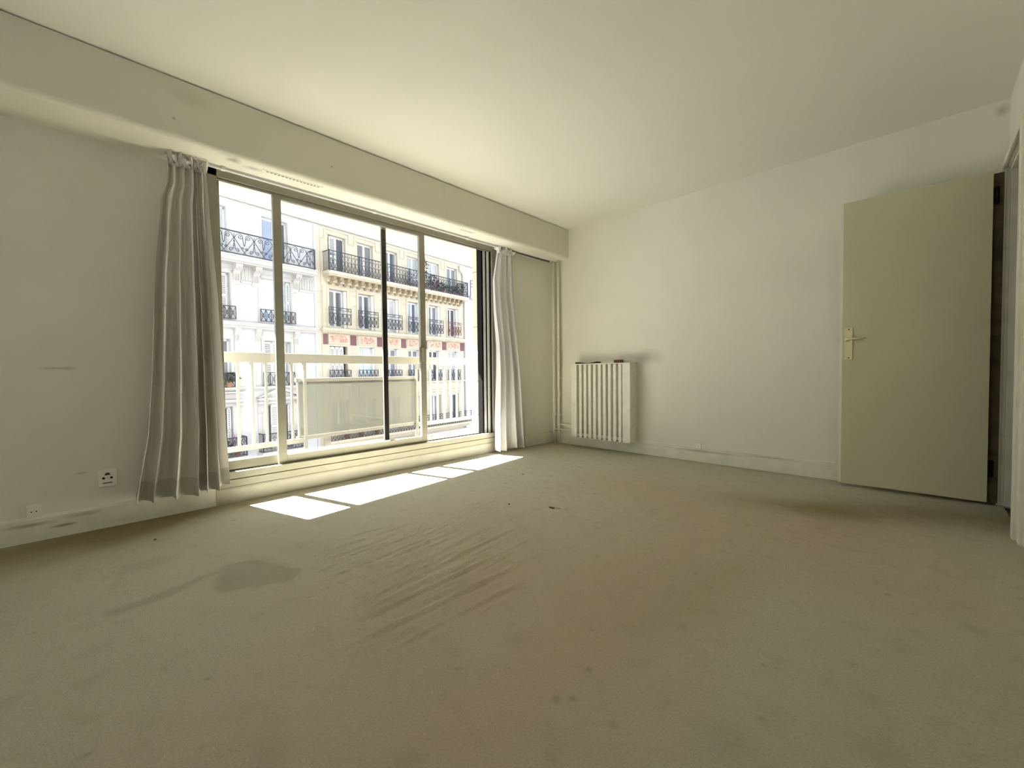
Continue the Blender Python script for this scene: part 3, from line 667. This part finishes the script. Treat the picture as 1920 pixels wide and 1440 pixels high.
def fwindow(parent, x0, x1, z0, z1, pane, style='pair', depth=.24, pane2=None):
    b = MB(); f = .07; m = (x0+x1)/2; y0, y1 = depth-.02, depth+.04
    b.box(x0, x0+f, y0, y1, z0, z1); b.box(x1-f, x1, y0, y1, z0, z1); b.box(x0, x1, y0, y1, z1-.10, z1); b.box(x0, x1, y0, y1, z0, z0+.10)
    b.box(m-.07, m+.07, y0-.02, y1, z0, z1-.1)
    if style == 'cross': b.box(x0, x1, y0, y1, z0+(z1-z0)*.72, z0+(z1-z0)*.72+.07)
    w_ = b.build('window', m_fwin, parent)
    b = MB(); b.box(x0+f, m-.07, depth, depth+.02, z0+.1, z1-.1); b.build('pane', pane, w_)
    b = MB(); b.box(m+.07, x1-f, depth, depth+.02, z0+.1, z1-.1); b.build('pane', pane2 or pane, w_)
    if style == 'ajar':
        b = MB(); b.box(m+.10, m+.10+(x1-m)*.42, depth-.012, depth-.005, z0+.12, z1-.12); b.build('pane_gap', PANES[3], w_)
    return w_
def shutter(parent, x0, x1, z0, z1, y=.10, n=None):
    b = MB(); f = .05; b.box(x0, x0+f, y-.02, y+.02, z0, z1); b.box(x1-f, x1, y-.02, y+.02, z0, z1)
    for zz in (z0, (z0+z1)/2-.04, z1-.10): b.box(x0, x1, y-.02, y+.02, zz, zz+.10)
    n = n or int((z1-z0)/.085)
    for k in range(n):
        zz = z0+(k+.5)*(z1-z0)/n; b.quad((x0+f, y-.018, zz-.022), (x1-f, y-.018, zz-.022), (x1-f, y+.012, zz+.022), (x0+f, y+.012, zz+.022))
    s = b.build('shutter', m_shut, parent); b = MB(); b.box(x0+f, x1-f, y+.014, y+.018, z0, z1); b.build('shutter_backing', m_slit, s)
def spiral(cx, cz, r, turns, a0, sgn, n=16):
    return [(cx+r*(1-.82*k/n)*math.cos(a0+sgn*turns*2*PI*k/n), cz+r*(1-.82*k/n)*math.sin(a0+sgn*turns*2*PI*k/n)) for k in range(n+1)]
def scroll_railing(x0, x1, z0, z1, period=.86):
    b = MB(); h = z1-z0; b.bar((x0, 0, z1), (x1, 0, z1), .05); b.bar((x0, 0, z0+.04), (x1, 0, z0+.04), .04)
    n = max(1, round((x1-x0)/period)); p = (x1-x0)/n; T = .023; k_ = min(1, h/1.0)
    for k in range(n):
        m = x0+(k+.5)*p
        for s in (1, -1):
            pts = []                                  # long bars falling from an apex, curling at the foot
            for q in range(13):
                u = q/12; pts.append((m+s*.56*p*(u**1.15), z0+.07+h*.70*(1-u)))
            b.path(pts, T)
            b.path(spiral(m+s*.30*p, z1-.19*h, .125*k_, 1.5, PI/2, -s, 18), T)
            b.path([(m+s*.30*p, z1-.05*h), (m+s*.12*p, z1-.12*h), (m+s*.03*p, z1-.26*h)], T)
            b.path([(m+s*.42*p, z1-.20*h), (m+s*.46*p, z0+.52*h), (m+s*.5*p, z0+.42*h)], T)
            b.path(spiral(m+s*.14*p, z0+.20*h, .095*k_, 1.4, -PI/2, s, 16), T)
            b.path([(m+s*.05*p, z0+.22*h), (m+s*.03*p, z0+.40*h), (m, z0+.52*h)], T)
            b.path(spiral(m+s*.40*p, z0+.30*h, .07*k_, 1.2, 0, s, 12), T)
        b.bar((m, 0, z0+.46*h), (m, 0, z1-.10*h), T); b.box(m-.03, m+.03, -.02, .02, z0+.55*h, z0+.60*h)
    for x in (x0, x1, (x0+x1)/2): b.bar((x, 0, z0), (x, 0, z1), .04)
    return b
def bar_railing(x0, x1, z0, z1, pitch=.23):
    b = MB(); h = z1-z0; b.bar((x0, 0, z1), (x1, 0, z1), .045); b.bar((x0, 0, z0+.03), (x1, 0, z0+.03), .035); b.bar((x0, 0, z0+.80*h), (x1, 0, z0+.80*h), .018)
    n = max(1, round((x1-x0)/pitch)); p = (x1-x0)/n
    for k in range(n+1):
        x = x0+k*p; b.bar((x, 0, z0), (x, 0, z1), .022)
        for zq in (.70, .5): b.box(x-.026, x+.026, -.02, .02, z0+zq*h-.03, z0+zq*h+.03)
        if k < n:
            m = x+p/2
            b.bar((x, 0, z0+.03), (x+p, 0, z0+.46*h), .02); b.bar((x+p, 0, z0+.03), (x, 0, z0+.46*h), .02)
            b.path([(x, z0+.46*h), (m, z0+.60*h), (x+p, z0+.46*h)], .018); b.path(spiral(m, z0+.16*h, .05, 1, 0, 1, 8), .018)
            b.path([(m-.04, z0+.8*h), (m, z0+.90*h), (m+.04, z0+.8*h)], .014)
    return b
def x_railing(x0, x1, z0, z1, n=5):
    b = MB(); h = z1-z0; b.bar((x0, 0, z1), (x1, 0, z1), .04); b.bar((x0, 0, z0+.02), (x1, 0, z0+.02), .035); p = (x1-x0)/n
    for k in range(n+1): b.bar((x0+k*p, 0, z0), (x0+k*p, 0, z1), .028)
    for k in range(n):
        a, c = x0+k*p, x0+(k+1)*p; m = (a+c)/2
        b.bar((a, 0, z0), (c, 0, z1), .022); b.bar((a, 0, z1), (c, 0, z0), .022)
        b.path([(m+.07*math.cos(t*PI/4), (z0+z1)/2+.09*math.sin(t*PI/4)) for t in range(9)], .018)
    return b
def top_bars(b, x0, x1, z0, z1):
    b.bar((x0, 0, z1), (x1, 0, z1), .035); b.bar((x0, 0, z0), (x1, 0, z0), .025); n = 3
    for k in range(n): m = x0+(x1-x0)*(k+.5)/n; b.box(m-.06, m-.035, -.012, .012, z0, z1); b.box(m+.035, m+.06, -.012, .012, z0, z1)
def put(b, name, m, parent, y):
    o = b.build(name, m, parent); o.location = (0, y, 0); return o
def returns(b, x, y0, y1, z0, z1, n=4):     # side return of a balcony railing
    b.box(x-.018, x+.018, y0, y1, z1-.022, z1+.022); b.box(x-.015, x+.015, y0, y1, z0, z0+.03)
    for k in range(n): y = y0+(y1-y0)*(k+.5)/n; b.box(x-.01, x+.01, y-.011, y+.011, z0, z1)
    for k in range(n):
        ya, yb = y0+(y1-y0)*k/n, y0+(y1-y0)*(k+1)/n
        i = len(b.v); zz0, zz1 = z0, z0+.5*(z1-z0)
        b.v += [(x, ya, zz0), (x, yb, zz1), (x, yb, zz1-.03), (x, ya, zz0-.03+.03)]; b.f.append((i, i+1, i+2, i+3))

# --- white building
wb = thing('apartment_building', 'bright white apartment building across the street with scrolled iron balcony', 'building', FO, FRZ)
CX = [10.57, 7.72, 4.87, 2.02]
holes = []
rows = dict(top=(6.50, 8.83, .64), five=(3.50, 5.72, .735), four=(.28, 2.57, .67), three=(-3.05, -.66, .69), two=(-6.1, -3.9, .69))
for c in CX:
    for k, (a, d, hw) in rows.items(): holes.append((c-hw, c+hw, a, d))
wallholes(0, 12.75, -10.2, 12.5, holes).build('wall', m_fw, wb)
for ci, c in enumerate(CX):
    a, d, hw = rows['top']; fwindow(wb, c-hw, c+hw, a, d, PANES[2] if ci == 0 else PANES[1], 'pair', pane2=PANES[3] if ci == 0 else None)
    b = MB(); b.box(c-hw-.10, c-hw, -.03, 0, a, d+.10); b.box(c+hw, c+hw+.10, -.03, 0, a, d+.10); b.box(c-hw, c+hw, -.03, 0, d, d+.10)
    b.build('window_surround', m_fwt, wb)
    a, d, hw = rows['five']
    fwindow(wb, c-hw, c+hw, a, d, PANES[4], 'cross')
    if ci > 0: shutter(wb, c+.02, c+hw-.12, a+.05, d-.03)
    else: shutter(wb, c+hw-.22, c+hw-.02, a+.05, d-.03)
    b = MB()
    for s in (-1, 1): b.box(c+s*(hw+.02), c+s*(hw+.15), -.05, 0, a, d+.13); b.box(c+s*(hw+.15), c+s*(hw+.19), -.02, 0, a, d+.17)
    b.box(c-hw-.15, c+hw+.15, -.05, 0, d, d+.13); b.box(c-hw-.2, c+hw+.2, -.08, 0, d+.13, d+.18); b.build('window_surround', m_fwt, wb)
    # scrolled consoles carrying the balcony
    for s in (-1, 1):
        x = c+s*.99
        if x > 12.5: continue
        b = MB(); pr = [(0, 5.30), (-.06, 5.32), (-.08, 5.55), (-.14, 5.72), (-.22, 5.84), (-.34, 5.92), (-.44, 6.02), (-.50, 6.16), (0, 6.16)]
        b.prism(pr, 'x', x-.15, x+.15)
        for q in (-.09, -.03, .03, .09): b.box(x+q-.018, x+q+.018, -.16, -.07, 5.42, 5.74)
        for q in (-.1, .1): b.tube([(x+q*1.0-.05, -.36, 5.98), (x+q+.05, -.36, 5.98)], .07, 10)
        b.box(x-.19, x+.19, -.06, 0, 5.22, 5.32); b.build('console', m_fwt, wb, rnd=True)
    # fluted frieze between the consoles
    if ci == 0: fx0, fx1 = c+1.18, 12.6
    else: fx0, fx1 = c+1.18, c+2.85-1.18
    b = MB(); n = max(3, int((fx1-fx0)/.14))
    for k in range(n): xx = fx0+(k+.5)*(fx1-fx0)/n; b.box(xx-.045, xx+.045, -.04, 0, 5.46, 6.02)
    b.box(fx0, fx1, -.07, 0, 5.32, 5.42); b.box(fx0, fx1, -.05, 0, 6.06, 6.14); b.build('fluted_frieze', m_fwt, wb)
    a, d, hw = rows['four']
    fwindow(wb, c-hw, c+hw, a, d, PANES[1] if ci == 0 else PANES[0])
    if ci == 0: shutter(wb, c-hw+.02, c-.28, a+.05, d-.03); shutter(wb, c-.26, c+.08, a+.05, d-.03); shutter(wb, c+.22, c+.42, a+.05, d-.03)
    b = MB(); b.box(c-hw-.13, c-hw, -.05, 0, a, d+.12); b.box(c+hw, c+hw+.13, -.05, 0, a, d+.12); b.box(c-hw, c+hw, -.05, 0, d, d+.12); b.build('window_surround', m_fwt, wb)
    b = MB(); b.box(c-.80, c+.80, -.025, 0, 2.77, 3.06); b.box(c-.74, c+.74, -.035, -.01, 2.83, 3.0); b.build('wall_panel', m_fwt, wb)
    for s in (-1, 1):
        x = c+s*.96; b = MB(); b.prism([(0, 2.50), (-.05, 2.50), (-.07, 2.7), (-.13, 2.85), (-.20, 2.98), (-.24, 3.12), (0, 3.12)], 'x', x-.12, x+.12)
        for q in (-.06, 0, .06): b.box(x+q-.02, x+q+.02, -.11, -.05, 2.55, 2.8)
        b.tube([(x-.13, -.18, 3.02), (x+.13, -.18, 3.02)], .045, 10); b.build('console', m_fwt, wb, rnd=True)
        b = MB(); b.box(x-.12, x+.12, -.03, 0, .22, 2.5); b.build('pilaster', m_fwt, wb)
    a, d, hw = rows['two']; fwindow(wb, c-hw, c+hw, a, d, PANES[3])
    # third floor: triangular pediment
    a, d, hw = rows['three']; fwindow(wb, c-hw, c+hw, a, d, PANES[0] if ci == 0 else PANES[3])
    shutter(wb, c-hw+.02, c-hw+.16, a+.75, d-.03); shutter(wb, c-hw+.30, c+.02, a+.1, d-.03); shutter(wb, c+hw-.22, c+hw-.05, a+.1, d-.03)
    b = MB(); b.box(c-hw-.16, c-hw, -.06, 0, a, d+.15); b.box(c+hw, c+hw+.16, -.06, 0, a, d+.15); b.box(c-hw, c+hw, -.06, 0, d, d+.15); b.build('window_surround', m_fwt, wb)
    b = MB(); b.box(c-1.10, c+1.10, -.30, 0, -.42, -.32); b.box(c-1.04, c+1.04, -.2, 0, -.49, -.42)
    if ci in (0, 2):
        b.prism([(c-1.14, -.30), (c-1.02, -.30), (c, .06), (c+1.02, -.30), (c+1.14, -.30), (c, .20)], 'y', -.32, 0); b.prism([(c-1.0, -.32), (c+1.0, -.32), (c, .05)], 'y', -.10, 0)
    else: b.box(c-1.10, c+1.10, -.3, 0, -.02, .05); b.box(c-.95, c+.95, -.08, 0, -.3, -.05)
    b.build('pediment', m_fwt, wb, rnd=True)
    for s in (-1, 1):
        x = c+s*.95; b = MB(); b.prism([(0, -.98), (-.05, -.98), (-.08, -.75), (-.2, -.60), (-.24, -.5), (0, -.5)], 'x', x-.11, x+.11); b.box(x-.13, x+.13, -.1, 0, -1.04, -.98)
        b.tube([(x-.12, -.17, -.60), (x+.12, -.17, -.60)], .05, 10); b.build('console', m_fwt, wb, rnd=True)
        b = MB(); b.box(x-.10, x+.10, -.03, 0, -3.0, -1.04); b.build('pilaster', m_fwt, wb)
b = MB(); b.box(0, 12.42, -.68, 0, 6.22, 6.47); b.box(0, 12.38, -.60, 0, 6.14, 6.22); b.box(0, 12.46, -.72, -.60, 6.40, 6.47); b.build('balcony_slab', m_fwt, wb)
b = MB(); b.box(0, 12.66, -.22, 0, 3.24, 3.40); b.box(0, 12.64, -.15, 0, 3.12, 3.24); b.box(0, 12.70, -.26, 0, 3.34, 3.40); b.build('string_course', m_fwt, wb)
for (xa_, xb_) in ((0, 8.95), (9.3, 11.75)):
    b = MB(); b.box(xa_, xb_, -.20, 0, .16, .25); b.box(xa_, xb_, -.12, 0, .08, .16); b.build('string_course', m_fwt, wb)
b = MB(); b.box(12.58, 12.62, -.02, .001, -10, 6.2); b.box(12.585, 12.615, -.03, 0, 6.5, 12); b.build('wall_joint', m_zinc, wb)
sr = scroll_railing(0.2, 12.32, 6.50, 7.55, .88); put(sr, 'balcony_railing', m_iron, wb, -.66)
b = MB(); returns(b, 12.32, -.66, 0, 6.5, 7.55, 4); b.build('railing_return', m_iron, wb)
for c in CX:
    b = x_railing(c-.87, c+.87, 3.52, 4.12, 7); put(b, 'window_guard', m_iron, wb, -.20)
    b = x_railing(c-.78, c+.78, .28, .95, 5); put(b, 'window_guard', m_iron, wb, -.14)
    b = scroll_railing(c-1.05, c+1.05, -3.02, -2.12, .5); returns(b, c-1.05, 0, .5, -3.02, -2.12, 3); returns(b, c+1.05, 0, .5, -3.02, -2.12, 3); put(b, 'balcony_railing', m_iron, wb, -.55)
    b = MB(); b.box(c-1.12, c+1.12, -.62, 0, -3.20, -3.04); b.build('balcony_slab', m_fwt, wb)

# --- cream building
cb = thing('apartment_building', 'cream stone apartment building with red floral panels across the street', 'building', FO, FRZ)
CC = [14.03+1.904*i for i in range(6)]
rw = dict(top=(6.5, 8.83, .56), five=(3.56, 5.74, .57), four=(.30, 2.46, .56), three=(-2.86, -.77, .54), two=(-6.1, -3.9, .54))
holes = [(c-h, c+h, a, d) for c in CC for (a, d, h) in rw.values()]
wallholes(12.75, 24.9, -10.2, 10.4, holes).build('wall', m_fc, cb)
tops = [PANES[3], PANES[0], PANES[0], PANES[1], PANES[1], PANES[0]]
f5 = [0, 0, 1, 2, 0, 3]; f4 = [1, 4, 0, 0, 3, 1]; f3 = [0, 1, 0, 1, 0, 3]
for i, c in enumerate(CC):
    a, d, hw = rw['top']; fwindow(cb, c-hw, c+hw, a, d, tops[i], 'ajar' if i in (0, 2) else 'pair', .22)
    if i == 0: shutter(cb, c-hw+.10, c-.08, a, d-.05, .08)
    b = MB(); s_ = .78
    b.box(c-s_, c+s_, -.06, 0, 9.08, 9.16); b.box(c-s_-.02, c-s_+.05, -.06, 0, 8.56, 9.1); b.box(c+s_-.05, c+s_+.02, -.06, 0, 8.56, 9.1)
    b.box(c-s_-.16, c-s_+.04, -.05, 0, 8.53, 8.58); b.box(c+s_-.04, c+s_+.16, -.05, 0, 8.53, 8.58); b.box(c-hw-.08, c+hw+.08, -.04, 0, 8.84, 8.92)
    b.build('window_hood', m_fct, cb)
    a, d, hw = rw['five']; fwindow(cb, c-hw, c+hw-.18, a, d-.02, PANES[f5[i]], 'ajar' if i in (0, 1, 3) else 'pair')
    b = MB(); b.box(c+hw-.19, c+hw-.01, .02, .27, a, d-.03); b.build('folded_shutter', m_shut, cb)
    b = MB(); b.box(c-hw-.12, c-hw, -.045, 0, a, d+.16); b.box(c+hw, c+hw+.12, -.045, 0, a, d+.16); b.box(c-hw, c+hw, -.045, 0, d+.03, d+.16); b.build('window_surround', m_fct, cb)
    a, d, hw = rw['four']; fwindow(cb, c-hw, c+hw-.14, a, d, PANES[f4[i]])
    if i == 0:
        for q in range(3): shutter(cb, c-hw+.04+.28*q, c-hw+.30+.28*q, a+.03, d-.04, .06)
    else:
        b = MB(); b.box(c+hw-.15, c+hw-.01, .02, .27, a, d-.03); b.build('folded_shutter', m_shut, cb)
    a, d, hw = rw['three']; fwindow(cb, c-hw, c+hw, a, d, PANES[f3[i]])
    b = MB(); b.box(c-.62, c+.62, -.04, 0, -.32, .16); b.box(c-.52, c+.52, -.055, -.01, -.24, .08); b.box(c-.68, c+.68, -.12, 0, -.50, -.40); b.box(c-.64, c-.56, -.04, 0, a, d+.1); b.box(c+.56, c+.64, -.04, 0, a, d+.1)
    b.build('wall_panel', m_fct, cb)
    a, d, hw = rw['two']; fwindow(cb, c-hw, c+hw, a, d, PANES[3])
    # painted panels over the fourth floor windows
    b = MB(); b.box(c-.64, c+.64, -.05, 0, 2.60, 3.16); b.build('panel_frame', m_fct, cb)
    b = MB(); b.box(c-.55, c+.55, -.062, -.045, 2.68, 3.09); b.build('floral_panel', m_tile, cb)
    b = x_railing(c-.70, c+.70, 3.72, 4.33, 5); top_bars(b, c-.72, c+.72, 4.52, 4.67); b.bar((c-.70, 0, 4.33), (c-.70, 0, 4.67), .025); b.bar((c+.70, 0, 4.33), (c+.70, 0, 4.67), .025)
    put(b, 'window_guard', m_iron2 if i == 5 else m_iron, cb, -.22)
    b = x_railing(c-.68, c+.68, .28, 1.06, 5); put(b, 'window_guard', m_iron, cb, -.14)
for x0_, x1_ in [(13.06, 13.34)]+[(c+.952-.2, c+.952+.2) for c in CC[:-1]]+[(24.34, 24.72)]:
    b = MB(); b.box(x0_, x1_, -.03, 0, 2.55, 3.14); b.build('maroon_panel', m_maroon, cb)
b = MB(); b.box(13.10, 24.70, -.68, 0, 6.48, 6.66); b.box(13.16, 24.64, -.60, 0, 6.40, 6.48); b.box(13.3, 24.5, -.20, 0, 6.1, 6.40); b.build('balcony_slab', m_fct, cb)
k = 0; x = 13.52
while x < 24.4:
    b = MB(); b.prism([(-.02, 5.98), (-.14, 6.02), (-.24, 6.14), (-.50, 6.20), (-.56, 6.30), (-.56, 6.41), (-.02, 6.41)], 'x', x-.085, x+.085); b.build('corbel', m_fcorb, cb, rnd=True)
    x += .463
b = MB(); x = 13.30
while x < 24.5:
    b.box(x-.03, x+.03, -.27, -.19, 6.24, 6.34); x += .105
b.build('dentil_course', m_fct, cb)
b = MB(); b.box(12.95, 24.86, -.24, 0, 3.34, 3.47); b.box(12.98, 24.84, -.16, 0, 3.24, 3.34); x = 13.0
while x < 24.8: b.box(x, x+.05, -.20, -.05, 3.18, 3.26); x += .10
b.build('string_course', m_fct, cb)
b = MB(); b.box(13.0, 24.86, -.70, 0, -3.10, -2.95); b.box(13.0, 24.8, -.5, 0, -3.3, -3.1); b.build('balcony_slab', m_fct, cb)
b = MB(); b.box(13.0, 24.8, -.16, 0, .18, .27); b.build('string_course', m_fct, cb)
b = MB()
for xx in [12.80]+[c+.952 for c in CC[:-1]]:
    for zz in (5.5, 4.9): b.box(xx-.02, xx+.28, -.006, 0, zz, zz+.02)
    b.box(xx+.26, xx+.285, -.006, 0, 3.5, 5.9)
b.box(12.98, 13.0, -.006, 0, -10, 9); b.build('stone_joint', mat('stone_joint', (.36, .31, .22), .9), cb)
br = bar_railing(13.15, 24.55, 6.66, 7.76, .235); returns(br, 13.15, 0, .66, 6.66, 7.76, 5); returns(br, 24.55, 0, .66, 6.66, 7.76, 5)
for k in range(7): xx = 13.15+k*11.4/6; br.bar((xx, 0, 6.6), (xx, 0, 7.8), .05)
put(br, 'balcony_railing', m_iron, cb, -.66)
br = bar_railing(13.05, 24.8, -2.95, -2.12, .22); put(br, 'balcony_railing', m_iron, cb, -.66)
b = MB(); b.tube([(24.30, -.08, 9.4), (24.30, -.08, 8.75), (24.62, -.08, 8.55), (24.65, -.08, 8.4), (24.65, -.08, 6.7)], .06, 8); b.tube([(24.80, -.08, 6.4), (24.80, -.08, -10)], .055, 8); b.build('downpipe', m_zinc, cb)
b = MB(); b.box(12.75, 24.9, -.35, 0, 10.1, 10.4); b.box(12.75, 24.9, -.12, 0, 9.55, 9.75); b.build('cornice', m_fct, cb)
b = MB(); b.prism([(0, 10.4), (1.6, 13.0), (7, 13.6), (8, 10.4)], 'x', 12.75, 24.9); b.build('roof', m_zinc, cb, rnd=True)
# --- building beyond on the right
rb = thing('apartment_building', 'plain white building beyond the cream one, by its right end', 'building', FO, FRZ)
holes = [(c-.6, c+.6, z, z+2.2) for c in (28.2, 31.0, 33.8) for z in (6.6, 3.4, .3, -2.9)]
wallholes(24.9, 38, -10.2, 12, holes).build('wall', m_fw, rb)
for h in holes: fwindow(rb, *h, PANES[1])
b = MB()
for zz in (8.12, 7.88, 7.62): b.box(25.2, 38, -.42, -.38, zz-.02, zz+.02)
for xx in (25.2, 27, 29, 31, 33): b.box(xx-.02, xx+.02, -.42, -.38, 6.9, 8.12)
b.build('balcony_railing', m_iron, rb)
b = MB(); b.box(25.15, 38, -.5, 0, 6.7, 6.9); b.build('balcony_slab', m_fwt, rb)

# --- plants and things on the opposite balconies
def FP(u, w_, z): return FO + Vector((math.cos(FRZ), math.sin(FRZ), 0))*u - Vector((-math.sin(FRZ), math.cos(FRZ), 0))*w_ + Vector((0, 0, z))
def shrub(name, label, u, w_, z, h, rad, m, n, pot=True, seed=1, leafsize=.09):
    t = thing(name, label, 'plant', FP(u, w_, z), FRZ, 'plants on the opposite balconies'); r = random.Random(seed)
    if pot:
        b = MB(); b.tube([(0, 0, 0), (0, 0, .02), (0, 0, .28)], [.10, .11, .15], 12); b.build('pot', mat('terracotta', (.35, .16, .09), .8), t)
    b = MB(); z0 = .26 if pot else 0
    b.tube([(0, 0, z0-.02), (.02, 0, z0+h*.5)], .015, 6); b.build('stem', m_brown, t)
    b = MB()
    for k in range(n):
        a = r.uniform(0, 6.28); q = r.random()**.5; zz = r.uniform(0, 1); rr = rad*q*(.5+.8*math.sin(PI*min(1, zz*.8+.2)))
        p = Vector((rr*math.cos(a), rr*math.sin(a), z0+h*zz)); d1 = Vector((r.uniform(-1, 1), r.uniform(-1, 1), r.uniform(-1, 1))).normalized(); d2 = d1.cross(Vector((r.uniform(-1, 1), r.uniform(-1, 1), r.uniform(-1, 1)))).normalized()
        s = leafsize*r.uniform(.6, 1.3); b.quad(p-d1*s, p+d2*s*.45, p+d1*s, p-d2*s*.45)
    b.build('foliage', m, t); return t
shrub('potted_shrub', 'tall sparse dark shrub on the cream building top balcony', 20.30, .42, 6.66, 1.75, .42, m_leaf, 160, seed=1, leafsize=.10)
shrub('potted_shrub', 'purple leaved bush on the top balcony beside the tall shrub', 21.15, .42, 6.66, .9, .38, m_leafr, 130, seed=2)
shrub('potted_shrub', 'round silver leaved bush on the cream building top balcony', 19.2, .38, 6.66, .75, .50, m_leafw, 260, seed=3)
shrub('potted_shrub', 'dark bushy plant at the right end of the top balcony', 24.0, .4, 6.66, .75, .35, m_leaf, 150, seed=4)
shrub('potted_shrub', 'low arching plant on the top balcony left of its right end', 22.1, .4, 6.66, .5, .5, m_leaf, 90, seed=5, leafsize=.12)
shrub('potted_shrub', 'small plant on the top balcony between two others', 23.2, .4, 6.66, .4, .3, m_leaf, 80, seed=6)
shrub('potted_flowers', 'dark plant on the white building balcony guard, lower left', 8.25, .12, .25, .45, .35, m_leaf, 120, seed=7)
shrub('potted_flowers', 'pink flowers on the lowest white building balcony', 8.45, .30, -3.04, .80, .20, m_pink, 60, seed=8, leafsize=.07)
shrub('potted_flowers', 'green plant beside the pink flowers on lowest balcony', 7.85, .30, -3.04, .6, .32, m_leaf, 160, seed=9)
for k, u in enumerate((14.2, 15.2, 16.3)):
    shrub('potted_shrub', 'leafy plant on the lowest cream building balcony, %s of three' % ('leftmost', 'middle', 'rightmost')[k], u, .35, -2.95, .7, .4, m_leaf, 130, seed=20+k)
